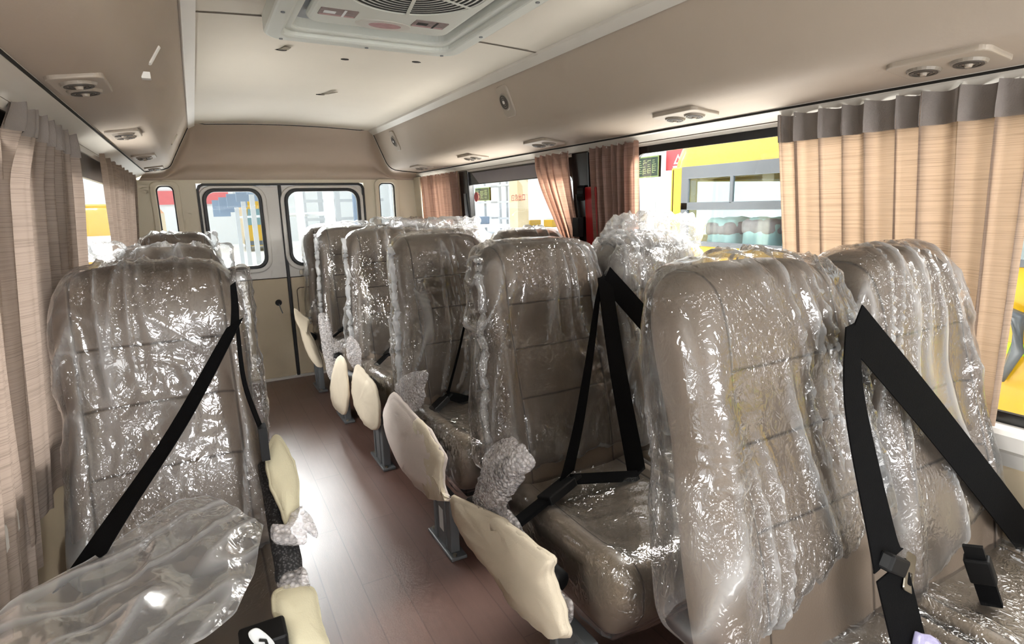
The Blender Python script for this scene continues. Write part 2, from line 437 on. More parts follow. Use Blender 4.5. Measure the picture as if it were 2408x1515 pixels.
struct(MB().box(-.46, 1.74, YF, YR+.05, -.05, 0).build('floor', 'floor'), 'brown wood-look vinyl bus floor')

# ceiling (slightly crowned), two headliner pieces with a transverse seam
def ceil_z(x): return 1.845+.022*(1-((x-.64)/.62)**2)
CY1 = 4.42
def ceil_piece(y0, y1):
    mb = MB(); mb.grid(lambda u, v: V((.05+1.19*u, y0+(y1-y0)*v, ceil_z(.05+1.19*u))), 25, 6)
    mb.grid(lambda u, v: V((.05+1.19*(1-u), y0+(y1-y0)*v, ceil_z(.05+1.19*(1-u))+.03)), 25, 6)
    return mb
mb = ceil_piece(2.006, CY1)
holes = [(.356, 2.393, .018, .010), (.604, 2.462, .016, .011), (.876, 2.382, .016, .011), (.654, 3.236, .02, .012)]
ceil = struct(mb.build('ceiling', 'ceiling', smooth=True), 'pale beige ceiling lining panel over the rear half')
mb = MB()
mb2 = ceil_piece(YF, 1.998)
struct(mb2.build('ceiling', 'ceiling', smooth=True), 'pale beige ceiling lining panel over the front half')
struct(MB().grid(lambda u, v: V((.05+1.19*u, 1.995+.014*v, ceil_z(.05+1.19*u)-.0012)), 25, 2).build('trim_1', 'darkbrown'), 'thin dark seam across the ceiling lining')
for i, (x, y, a, b) in enumerate(holes):
    lab = ['ragged screw hole in ceiling behind left corner of roof hatch', 'small round hole in middle of ceiling behind roof hatch',
           'torn dark hole in ceiling behind right corner of roof hatch', 'torn hole in ceiling farthest from the roof hatch'][i]
    z = ceil_z(x)-.0012
    pts = [(x+a*math.cos(t*PI/9)*(1+.25*(i != 1)*math.sin(3*t+i)), y+b*math.sin(t*PI/9), ) for t in range(18)]
    h = tag(MB().prism(pts, 'z', z-.0008, z+.004).build('ceiling_hole', 'hole'), lab, 'hole', 'holes in the ceiling lining')
    if i in (0, 3):
        zz = z-.006
        q = MB().ribbon([(x, y-.005, z), (x+.02, y-.06, zz), (x+.045, y-.14, zz-.002)], [(.006, 0, 0), (.008, 0, 0), (.013, 0, 0)], .001) if i == 3 else \
            MB().ribbon([(x, y-.01, z), (x+.006, y-.04, zz), (x+.012, y-.075, zz-.001)], [(.012, 0, 0), (.013, 0, 0), (.011, 0, 0)], .001)
        q.build('loose_flap', pbr('flap%d' % i, hexc(140, 130, 114), .8), h)

# overhead ducts: swept profiles
def sweep(prof, y0, y1, n=2, th=.0):
    mb = MB(); m = len(prof)
    for j in range(n):
        y = y0+(y1-y0)*j/(n-1)
        for p in prof: mb.v.append(V((p[0], y, p[1])))
    for j in range(n-1):
        for i in range(m-1): mb.f.append((j*m+i, j*m+i+1, (j+1)*m+i+1, (j+1)*m+i))
    return mb
PL = [(-.240, 1.547), (-.19, 1.553), (-.14, 1.560), (-.112, 1.570), (-.095, 1.585), (-.082, 1.607), (-.066, 1.64), (-.03, 1.71), (.01, 1.785), (.035, 1.832), (.05, 1.862)]
PR = [(1.592, 1.547), (1.53, 1.553), (1.46, 1.559), (1.405, 1.566), (1.378, 1.577), (1.358, 1.594), (1.34, 1.62), (1.31, 1.69), (1.275, 1.775), (1.252, 1.83), (1.24, 1.862)]
for nm, prof, lab in (('trim_left', PL, 'beige overhead air duct panel along the left side'), ('trim_right', PR, 'beige overhead air duct panel along the right side')):
    back = [(p[0]+(-.03 if prof is PL else .03), p[1]+.03) for p in prof]
    mb = sweep(prof, YF, CY1+.02); mb2 = sweep(back[::-1], YF, CY1+.02); mb.add(mb2.v, mb2.f)
    struct(mb.build(nm, 'overhead', smooth=True), lab)
# light strips between ducts and ceiling
struct(sweep([(.030, 1.822), (.034, 1.815), (.072, 1.835), (.074, 1.848)], YF, CY1).build('trim_left', 'white_trim'), 'white strip between the ceiling and the left duct')
struct(sweep([(1.256, 1.822), (1.252, 1.815), (1.222, 1.838), (1.219, 1.848)], YF, CY1).build('trim_right', 'rail'), 'light strip between the ceiling and the right duct')
# rear edge welt following the duct/ceiling outline
def rear_line(y): return [V((p[0], y, p[1])) for p in PL]+[V((.05+1.19*k/14, y, ceil_z(.05+1.19*k/14)-.001)) for k in range(1, 14)]+[V((p[0], y, p[1])) for p in PR[::-1]]
RL = rear_line(CY1+.012)
struct(MB().tube(RL, .007, 6).build('trim_rear', 'rail', smooth=True), 'pale welt where the ceiling and ducts meet the rear trim')
struct(MB().tube([p+V((0, -.010, -.004)) for p in RL], .0028, 5).build('trim_rear', 'hole', smooth=True), 'thin dark gap along the rear end of the ceiling')
# concave rear cove
n = len(RL)
def cove(u, v):
    i = min(int(u*(n-1)), n-2); f = u*(n-1)-i; p = RL[i].lerp(RL[i+1], f)
    xe = -.30+(1.98)*((p.x+.24)/1.832); zb = 1.487
    e = V((xe, YR+.02, zb)); s = smooth01(0, 1, v)
    q = p.lerp(e, v); arc = math.sin(v*PI)
    h = max(0, p.z-zb)
    q.y += arc*.10*min(1, h/.25); q.z += arc*.03*min(1, h/.25)-(.012*math.sin(min(1, v/.85)*PI)*0)
    # small bright ledge near the bottom
    if v > .74: q.y -= .035*math.sin((v-.74)/.26*PI)*min(1, h/.2)
    return q
struct(MB().grid(cove, 60, 26).build('wall_rear_upper', 'cove', smooth=True), 'curved beige trim above the rear doors')

# rear wall with door opening and quarter windows
def hole_panel(outer, hole, axis, a, b, nper=7):
    pass
def plate_with_holes(x0, x1, z0, z1, holes, y0, y1):
    """vertical plate in XZ between y0 (room side) and y1 with rounded holes (each x0,x1,z0,z1,r): built as rings + fillers"""
    mb = MB(); xs = sorted({x0, x1} | {h[0] for h in holes} | {h[1] for h in holes}); zs = sorted({z0, z1} | {h[2] for h in holes} | {h[3] for h in holes})
    for i in range(len(xs)-1):
        for j in range(len(zs)-1):
            cx, cz = (xs[i]+xs[i+1])/2, (zs[j]+zs[j+1])/2
            if not any(h[0] < cx < h[1] and h[2] < cz < h[3] for h in holes): mb.box(xs[i], xs[i+1], y0, y1, zs[j], zs[j+1])
    for h in holes:
        r = h[4]
        for sx, sz in ((0, 2), (1, 2), (0, 3), (1, 3)):
            cx = h[sx]; cz = h[sz]; dx = 1 if sx == 0 else -1; dz = 1 if sz == 2 else -1
            arc = [(cx+dx*r*(1-math.cos(t*PI/16)), cz+dz*r*(1-math.sin(t*PI/16))) for t in range(9)]
            poly = [(cx, cz)]+arc
            mb.prism(poly, 'y', y0, y1)
    return mb
DX0, DX1, DZ1 = .035, 1.195, 1.475
def rear_side(x0, x1, win, lab):
    mb = plate_with_holes(x0, x1, 0, 1.50, [win], YR, YR+.05)
    struct(mb.build('wall_rear', 'cream'), lab)
rear_side(-.46, DX0, (-.205, -.10, .90, 1.462, .035), 'cream rear wall left of the doors')
rear_side(DX1, 1.76, (1.312, 1.440, .90, 1.474, .035), 'cream rear wall right of the doors')
struct(MB().box(-.5, 1.8, YR+.16, YR+.18, 1.49, 2.0).box(-.5, 1.8, YR+.03, YR+.18, 1.491, 1.499).build('wall_rear_blocker', 'cream'), 'unseen panel added above the rear doors to block light')  # unseen, added to stop light leaking in over the doors
struct(MB().box(DX0, DX1, YR, YR+.05, DZ1, 1.50).build('trim_rear_header', 'cream'), 'cream header over the rear doors')
# raised mouldings round quarter windows
for i, (x0, x1, z0, z1) in enumerate(((-.205, -.10, .90, 1.462), (1.312, 1.440, .90, 1.474))):
    w = MB().ring(rrect(x0-.035, x1+.035, z0-.04, z1+.03, .045), rrect(x0, x1, z0, z1, .035), 'y', YR-.022, YR+.002).build('window_%d' % (i+1), 'cream')
    bevel(w, .012, 3)
    struct(w, 'narrow quarter window in the rear wall, %s' % ['left of the doors', 'right of the doors'][i])
    MB().ring(rrect(x0, x1, z0, z1, .035), rrect(x0+.008, x1-.008, z0+.008, z1-.008, .03), 'y', YR-.005, YR+.02).build('gasket', 'rubber', w)
    MB().prism(rrect(x0+.004, x1-.004, z0+.004, z1-.004, .03), 'y', YR+.015, YR+.019).build('pane', 'glass', w)
# rubber seal round the opening
mb = MB().ring([(DX0, 0), (DX0, DZ1-.04), (DX0+.012, DZ1-.012), (DX0+.04, DZ1), (DX1-.04, DZ1), (DX1-.012, DZ1-.012), (DX1, DZ1-.04), (DX1, 0)],
               [(DX0+.016, .005), (DX0+.016, DZ1-.046), (DX0+.026, DZ1-.024), (DX0+.046, DZ1-.016), (DX1-.046, DZ1-.016), (DX1-.026, DZ1-.024), (DX1-.016, DZ1-.046), (DX1-.016, .005)], 'y', YR-.016, YR+.02)
struct(bevel(mb.build('trim_door_seal', 'rubber'), .004), 'black rubber seal around the rear door opening')
def rear_door(name, x0, x1, win, lab):
    d = struct(plate_with_holes(x0, x1, .78, DZ1-.018, [win], YR+.002, YR+.04).build(name, 'doorgrey'), lab)
    wx0, wx1, wz0, wz1, r = win
    o = MB().ring(rrect(wx0-.04, wx1+.04, wz0-.04, wz1+.03, r+.03), rrect(wx0-.006, wx1+.006, wz0-.006, wz1+.006, r+.004), 'y', YR-.014, YR+.006).build('window_surround', 'doorgrey', d)
    bevel(o, .012, 3)
    g = MB().ring(rrect(wx0-.008, wx1+.008, wz0-.008, wz1+.008, r+.004), rrect(wx0+.016, wx1-.016, wz0+.016, wz1-.016, r-.012), 'y', YR-.022, YR+.01).build('gasket', 'rubber', d)
    bevel(g, .005)
    MB().prism(rrect(wx0, wx1, wz0, wz1, r), 'y', YR+.018, YR+.022).build('pane', 'glass', d)
    t = MB().box(x0, x1, YR-.008, YR+.03, .015, .78).build('lower_trim', 'tan', d); bevel(t, .008, 2)
    MB().box(x0, x1, YR-.004, YR+.03, .7785, .7835).build('trim_gap', 'hole', d)
    return d
d1 = rear_door('door_1', DX0+.018, .562, (.072, .438, .872, 1.432, .075), 'left rear door of the bus with a rounded window')
d2 = rear_door('door_2', .585, DX1-.018, (.606, 1.146, .872, 1.428, .085), 'right rear door of the bus with a rounded window')
struct(bevel(MB().box(.562, .585, YR-.012, YR+.03, .01, DZ1-.015).build('trim_door_gap', 'rubber'), .004), 'black rubber strip where the two rear doors meet')
k = MB().tube([(.483, YR-.008, .596), (.483, YR-.022, .596)], [.024, .02], 16).build('lock_knob', 'bplastic', d1, smooth=False)
MB().tube([(.483, YR-.026, .59), (.492, YR-.026, .55), (.503, YR-.02, .515)], .004, 6).build('lock_lever', 'greymetal', k)
c = MB().tube([(.508, YR-.002, 1.418), (.508, YR+.004, 1.418)], .02, 18).build('plug_cover', 'doorgrey', d1)
mb = MB().ring(rrect(.62, .80, .30, .70, .03), rrect(.626, .794, .306, .694, .026), 'y', YR-.0115, YR-.007); mb.build('panel_seam', 'darkbrown', d2)
MB().box(.655, .675, YR-.022, YR-.004, .80, .83).build('door_stop', 'cream', d2)
struct(MB().box(-.3, 1.6, YR-.03, YR+.01, 0, .014).build('trim_sill', 'white_trim'), 'white threshold strip under the rear doors')

# curtain rails + side walls
for side, nm in ((-1, 'left'), (1, 'right')):
    s = side
    xe = PL[0][0] if s < 0 else PR[0][0]
    x2 = wall_x(s, 1.50)
    prof = [(xe, 1.547), (xe+s*.004, 1.538), (xe+s*.012, 1.535), (x2-s*.008, 1.510), (x2, 1.500), (x2+s*.05, 1.500)]
    struct(sweep(prof, YF, YR).build('trim_%s_rail' % nm, 'rail'), 'pale curtain rail below the %s duct' % nm)
    struct(MB().tube([(xe+s*.003, YF, 1.5425), (xe+s*.003, CY1, 1.5425)], .004, 6).build('trim_%s_gap' % nm, 'hole'), 'dark gap under the %s duct' % nm)
    struct(MB().box(min(x2-s*.014, x2-s*.004), max(x2-s*.014, x2-s*.004), YF, YR, 1.512, 1.5185).build('trim_%s_track' % nm, 'darkbrown'), 'brown curtain track slot on the %s' % nm)
    # lower wall with sill
    pk = .25 if s < 0 else 1
    prof = [(wall_x(s, .72)+s*.03, .722), (wall_x(s, .72)-s*.045*pk, .722), (wall_x(s, .7)-s*.055*pk, .712), (wall_x(s, .68)-s*.05*pk, .675), (wall_x(s, .65)-s*.03*pk, .66), (wall_x(s, .62)-s*.012*pk, .62)]
    struct(sweep(prof, YF, YR).build('trim_%s_sill' % nm, 'white_trim', smooth=False), 'pale window sill along the %s wall' % nm)
    prof = [(wall_x(s, .63), .64), (wall_x(s, .3), .3), (wall_x(s, 0), 0), (wall_x(s, 0)+s*.03, 0), (wall_x(s, .63)+s*.03, .64)]
    struct(sweep(prof, YF, YR).build('wall_%s' % nm, 'tan'), 'tan lower wall panel on the %s' % nm)
def pillar(side, y0, y1, mat, name, lab, z0=.70, z1=1.515, off=0):
    xa0, xa1 = wall_x(side, z0)-side*off, wall_x(side, z1)-side*off; t = side*.04
    mb = MB(); vs = []
    for (xx, z) in ((xa0, z0), (xa1, z1)):
        for y in (y0, y1): vs += [(xx, y, z), (xx+t, y, z)]
    mb.add(vs, [(0, 2, 3, 1), (4, 5, 7, 6), (0, 1, 5, 4), (2, 6, 7, 3), (0, 4, 6, 2), (1, 3, 7, 5)])
    return struct(bevel(mb.build(name, mat), .006), lab)
def side_window(num, side, y0, y1, lab, mat='glass', top=.03, z0=.72, z1=1.50):
    X = lambda z: wall_x(side, z)+side*.012
    def P(y, z, o=0): return V((X(z)+side*o, y, z))
    b = .03
    out = rrect(y0, y1, z0, z1, .02, 4); inn = rrect(y0+b, y1-b, z0+b, z1-top, .04, 4); n = len(out)
    vs = [P(a, c, -.006) for a, c in out]+[P(a, c, -.006) for a, c in inn]+[P(a, c, .008) for a, c in inn]+[P(a, c, .008) for a, c in out]; fs = []
    for k in range(4):
        for i in range(n):
            j = (i+1) % n; k2 = (k+1) % 4; fs.append((k*n+i, k*n+j, k2*n+j, k2*n+i))
    w = obj('window_%d' % num, vs, fs, 'blacktrim', None, False); struct(w, lab)
    obj('pane', [P(y0+.01, z0+.01), P(y1-.01, z0+.01), P(y1-.01, z1-.01), P(y0+.01, z1-.01)], [(0, 1, 2, 3)], mat, w, False)
    return w
side_window(3, 1, -.9, .10, 'window beside the front right seats, out of view', )
side_window(4, 1, .14, 1.95, 'large right window showing the yellow bus', top=.028)
w5 = side_window(5, 1, 2.36, 3.66, 'right sliding door window with a wide dark top band', top=.085)
_x = lambda z: wall_x(1, z)+.002
obj('top_band', [(_x(1.42), 2.44, 1.42), (_x(1.42), 3.45, 1.42), (_x(1.49), 3.55, 1.49), (_x(1.49), 2.42, 1.49)], [(0, 1, 2, 3)], pbr('band_sheen', hexc(128, 124, 132), .25), w5, False)  # grey stands in for light reflected by the dark band
side_window(6, 1, 3.84, 4.48, 'rearmost right side window behind the pleated curtain')
pillar(1, .08, .16, 'rail', 'trim_1', 'pale pillar at the front right window')
pillar(1, 1.94, 2.24, 'rail', 'trim_2', 'pale body pillar between the right window and the sliding door')
pillar(1, 2.235, 2.37, 'blacktrim', 'trim_3', 'black sliding door pillar', off=.012)
pillar(1, 3.60, 3.74, 'blacktrim', 'trim_4', 'black rear frame of the sliding door', off=.008)
pillar(1, 3.73, 3.86, 'cream', 'trim_5', 'cream pillar behind the sliding door')
pillar(1, 4.46, 4.62, 'cream', 'trim_6', 'cream rear right corner pillar', off=.04)
side_window(7, -1, -.9, .25, 'front left window out of view')
side_window(8, -1, .29, 1.72, 'front left window behind the striped curtain', top=.06)
side_window(9, -1, 2.1, 4.25, 'left side window between the two curtains', top=.085, mat='glass')
pillar(-1, .22, .32, 'rail', 'trim_7', 'pale pillar at the front left window')
pillar(-1, 1.70, 2.12, 'rail', 'trim_8', 'pale pillar between the left windows')
pillar(-1, 4.22, 4.62, 'cream', 'trim_9', 'cream rear left corner pillar')
# emergency exit lettering on the sliding door glass
def text(body, size, mat, name, parent, M4):
    cu = bpy.data.curves.new(name, 'FONT'); cu.body = body; cu.size = size; cu.align_x = 'CENTER'; cu.align_y = 'CENTER'; cu.extrude = .0004
    t = bpy.data.objects.new(name, cu); C.objects.link(t)
    dg = bpy.context.evaluated_depsgraph_get(); me = bpy.data.meshes.new_from_object(t.evaluated_get(dg))
    C.objects.unlink(t); bpy.data.objects.remove(t); me.transform(M4); me.materials.clear(); me.materials.append(M[mat])
    o = bpy.data.objects.new(name, me); C.objects.link(o); o.parent = parent
    return o
xg = wall_x(1, 1.315)+.004
text('\u5e94\u6025\u51fa\u53e3', .042, 'red', 'exit_lettering', w5, Matrix.Translation((xg, 2.945, 1.315)) @ Matrix.Rotation(-PI/2, 4, 'Z') @ Matrix.Rotation(PI/2, 4, 'X'))
MB().prism([(3.512+.032*math.cos(t*PI/10), 1.335+.032*math.sin(t*PI/10)) for t in range(20)], 'x', xg-.001, xg).build('round_sticker', 'red', w5)
# door stay rod on the black frame
tag(MB().tube([(1.645, 3.66, 1.36), (1.648, 3.65, 1.25), (1.652, 3.63, 1.12)], [.012, .014, .02], 8).build('door_stay', 'greymetal', smooth=True), 'grey rod fixed on the black rear frame of the sliding door', 'rod')
# red unit with black knob next to the black pillar
r = tag(pillar(1, 2.17, 2.262, 'red', 'red_case', None, 1.0, 1.352, .02), 'tall red case mounted beside the black sliding door pillar', 'case', kind='thing')
mb = MB().tube([(1.615, 2.285, 1.325), (1.635, 2.265, 1.325)], .036, 16); mb.tube([(1.612, 2.29, 1.32), (1.62, 2.285, 1.24), (1.625, 2.285, 1.18)], .007, 6)
mb.box(1.60, 1.63, 2.265, 2.31, 1.12, 1.21)
b = mb.build('black_catch', 'bplastic', None)
tag(b, 'black round catch with strap on the sliding door pillar', 'catch')

# ------------------------------------------------------------------ roof hatch
H = empty('roof_hatch', (.575, 1.62, 1.86), 'grey-green roof ventilation hatch with round fan grille in the ceiling', 'hatch')
hx, hy = .325, .44
def bz(mb, name, mat, parent, bev=0): 
    o = mb.build(name, mat, parent)
    if bev: bevel(o, bev, 3)
    return o
bz(MB().ring(rrect(-hx, hx, -hy, hy, .07), rrect(-hx+.055, hx-.055, -hy+.055, hy-.055, .05), 'z', -.052, .02), 'outer_frame', 'ventgrey', H, .012)
bz(MB().ring(rrect(-hx+.05, hx-.05, -hy+.05, hy-.05, .05), rrect(-hx+.08, hx-.08, -hy+.08, hy-.08, .045), 'z', -.036, .02), 'inner_lip', 'ventgrey', H, .008)
p = bz(MB().prism(rrect(-.222, .222, -.345, .275, .045), 'z', -.034, -.005), 'hatch_panel', 'ventgrey', H, .014)
bz(MB().prism(rrect(-hx+.06, hx-.06, -hy+.06, hy-.06, .05), 'z', .0, .004), 'recess', 'hallgrey', H)
mb = MB(); gy = -.10
for i in range(9):
    r = .05+.0165*i
    o = [(r*math.cos(t*PI/24), gy+r*math.sin(t*PI/24)) for t in range(48)]; n_ = [((r-.0075)*math.cos(t*PI/24), gy+(r-.0075)*math.sin(t*PI/24)) for t in range(48)]
    mb.ring(o, n_, 'z', -.0352, -.033)
mb.build('fan_slot', 'dark', p)
mb = MB()
for a in range(6):
    w = a*PI/3+.35; mb.ribbon([(.03*math.cos(w), gy+.03*math.sin(w), -.0365), (.19*math.cos(w), gy+.19*math.sin(w), -.0365)], [(-.005*math.sin(w), .005*math.cos(w), 0)]*2, .0008)
mb.ring([(.2*math.cos(t*PI/24), gy+.2*math.sin(t*PI/24)) for t in range(48)], [(.19*math.cos(t*PI/24), gy+.19*math.sin(t*PI/24)) for t in range(48)], 'z', -.0365, -.033)
mb.build('fan_spokes', 'ventgrey', p)
for x0, x1 in ((-.20, -.095), (.075, .18)):
    s_ = MB().prism(rrect(x0, x1, .125, .185, .004), 'z', -.0356, -.034).build('instruction_sticker', 'sticker', p)
    MB().box(x0+.065, x0+.072, .127, .183, -.0363, -.0355).box(x0+.012, x0+.045, .145, .165, -.0363, -.0355).build('sticker_print', 'dark' if x0 > 0 else 'white', s_)
    MB().box(x0+.004, x1-.004, .172, .182, -.0362, -.0355).build('sticker_band', 'pink', s_)
MB().prism([(.0+.085*math.cos(t*PI/20), .215+.045*math.sin(t*PI/20)) for t in range(40)], 'z', -.0362, -.034).build('sticker_oval', pbr('clear_label', hexc(200, 196, 188), .3), p)
MB().prism([(.005+.05*math.cos(t*PI/20), .215+.025*math.sin(t*PI/20)) for t in range(40)], 'z', -.0368, -.034).build('sticker_red', 'pink', p)
for (x, y) in ((-.27, .415), (0, .415), (.27, .415), (.298, .15), (-.298, .15), (.298, -.2), (-.298, -.2)):
    MB().tube([(x, y, -.050), (x, y, -.0545)], .006, 10).build('screw', 'greymetal', H)

# ------------------------------------------------------------------ air vents and speakers
def vent(cx, cy, z, ang, label, w=.10, l=.19, side=-1):
    e = empty('air_vent', (cx, cy, z), label, 'air vent', 'twin air vents under the %s duct' % ('left' if side < 0 else 'right'))
    e.rotation_euler = (0, ang, 0)
    pl = MB().prism(rrect(-w/2, w/2, -l/2, l/2, .022), 'z', -.008, .008).build('vent_plate', 'ventplate', e); bevel(pl, .004, 3)
    for k in (-1, 1):
        cy_ = k*l*.215
        rg = MB().tube([(0, cy_, -.004), (0, cy_, -.014)], [.036, .031], 24).build('vent_ring', 'ventring', e, smooth=False)
        mb = MB()
        for r in (.027, .018): mb.ring([(r*math.cos(t*PI/12), cy_+r*math.sin(t*PI/12)) for t in range(24)], [((r-.006)*math.cos(t*PI/12), cy_+(r-.006)*math.sin(t*PI/12)) for t in range(24)], 'z', -.0155, -.013)
        mb.build('vent_slot', 'ventslot', rg)
        MB().tube([(0, cy_, -.012), (0, cy_, -.020)], [.009, .006], 14).build('vent_knob', 'ventplate', rg)
    return e
ordL = ['nearest the camera, left of the row', 'second from the camera', 'third from the camera', 'last, near the rear corner']
for i, y in enumerate((1.565, 2.44, 3.37, 4.20)):
    vent(-.178, y, 1.5545, -.13, 'twin round air vent under the left duct, %s' % ordL[i], side=-1)
ordR = ['nearest the camera with the large rings', 'second from the camera, above the yellow bus', 'third from the camera, above the tied curtain', 'fourth from the camera', 'last, near the rear corner']
for i, y in enumerate((.70, 1.46, 2.34, 3.12, 3.98)):
    vent(1.462, y, 1.5575, .10, 'twin round air vent under the right duct, %s' % ordR[i], side=1, w=.125, l=.20)
def speaker(y, z, label):
    t = (1.862-z)/(1.862-1.594); x = 1.24+.118*t; ang = math.atan2(.118, .268)
    e = empty('speaker', (x-.004, y, z), label, 'speaker', 'single round outlets on the right duct')
    e.rotation_euler = (0, -ang, 0)
    pl = MB().prism(rrect(-.05, .05, -.07, .07, .025), 'x', -.008, .006).build('speaker_plate', 'ventplate', e); bevel(pl, .005, 3)
    rg = MB().tube([(-.006, 0, 0), (-.014, 0, 0)], [.04, .036], 26).build('speaker_ring', 'ventring', e)
    mb = MB()
    for r in (.031, .022, .013): mb.ring([(r*math.cos(t*PI/14), r*math.sin(t*PI/14)) for t in range(28)], [((r-.006)*math.cos(t*PI/14), (r-.006)*math.sin(t*PI/14)) for t in range(28)], 'x', -.0155, -.013)
    mb.build('speaker_slot', 'ventslot', rg); MB().tube([(-.012, 0, 0), (-.018, 0, 0)], .008, 12).build('speaker_knob', 'white_trim', rg)
speaker(2.38, 1.735, 'single round outlet on the right duct nearer the camera')
speaker(4.02, 1.735, 'single round outlet on the right duct near the rear')
# little clips on the left duct
tag(MB().box(-.075, -.055, 1.80, 1.826, 1.618, 1.634).tube([(-.055, 1.83, 1.66), (-.03, 1.86, 1.71)], .006, 6).build('duct_clip', 'white_trim'), 'small white clip sticking out of the left duct near the roof strip', 'clip')
tag(MB().tube([(-.062, 3.72, 1.648), (-.03, 3.80, 1.706)], .007, 6).build('duct_clip', 'rail'), 'small pale clip on the left duct near the rear corner', 'clip')

# ------------------------------------------------------------------ curtains
def curtain(label, side, top, bot, z0, z1, folds, amp, mat, seed, off=.03, pinch=None, header=True, nu=150, nv=40, name='curtain'):
    e = empty(name, (wall_x(side, z1)-side*off, (top[0]+top[1])/2, z1), label, 'curtain')
    base = e.location
    def f(u, v, inset=0):
        z = z1+(z0-z1)*v
        k = v if pinch is None else pinch(v)
        y = (top[0]+(bot[0]-top[0])*k)*(1-u)+(top[1]+(bot[1]-top[1])*k)*u
        ph = 2*PI*(folds*u+.45*noise.noise(V((u*folds*.5, seed, v*.35)))+.15*v)
        a = amp*(.75+.5*noise.noise(V((u*folds*.8, seed+5, v*.6))))
        w = math.sin(ph)+.35*math.sin(2.3*ph+seed)
        if v < .06: w = w*(.6+.4*v/.06)
        x = wall_x(side, z)-side*(off+inset)-side*a*w*.8
        y += amp*.55*math.cos(ph)*(1 if 0.02 < u < .98 else .3)
        return V((x, y, z+.004*math.sin(ph*1.0+1)*(1 if v in (0, 1) else 0)))-base
    MB().grid(f, nu, nv).build('curtain_fabric', mat, e, smooth=True)
    if header:
        MB().grid(lambda u, v: f(u, v*.085, .004), nu, 4).build('header_band', 'header', e, smooth=True)
    # hooks
    for k in range(max(2, int(folds*.7))):
        u = (k+.5)/max(2, int(folds*.7)); p = f(u, 0)
        MB().tube([p+V((0, 0, -.01)), p+V((side*.004, 0, .004)), p+V((side*.012, 0, .012))], .0025, 5).build('hook', 'white_trim', e)
    return e
curtain('wide brown ribbed curtain beside the front right window seat', 1, (.572, 1.215), (.585, 1.13), .60, 1.524, 9, .021, 'cur_r', 3.1, off=.032, nu=200)
curtain('narrow pinkish curtain gathered on the pale pillar right of the red case', 1, (1.87, 2.20), (1.885, 2.17), .64, 1.522, 6, .016, 'cur_p', 8.7, off=.025, header=False)
curtain('pinkish curtain pulled in to a narrow tail beside the sliding door pillar', 1, (2.36, 2.68), (2.295, 2.42), .64, 1.522, 5, .015, 'cur_p', 5.2, off=.028, header=False, pinch=lambda v: smooth01(0.02, .62, v))
curtain('pleated pink-brown curtain over the rearmost right window', 1, (3.70, 4.46), (3.72, 4.40), .64, 1.510, 8, .016, 'cur_p', 1.9, off=.03, header=False)
curtain('striped curtain at the left edge of the photo, nearest the camera', -1, (.80, 1.50), (.80, 1.47), .53, 1.53, 8, .015, 'cur_l', 2.4, off=.016, nu=170, header=False)
curtain('broad grey-brown curtain on the left beside the front left seat', -1, (1.585, 2.27), (1.38, 2.36), .62, 1.53, 7, .018, 'cur_l', 6.3, off=.02, nu=170, pinch=lambda v: smooth01(0, .22, v))
curtain('grey-brown curtain on the left wall farthest from the camera', -1, (2.80, 4.46), (3.25, 4.40), .62, 1.520, 8, .018, 'cur_l', 9.9, off=.022, nu=170, header=False)

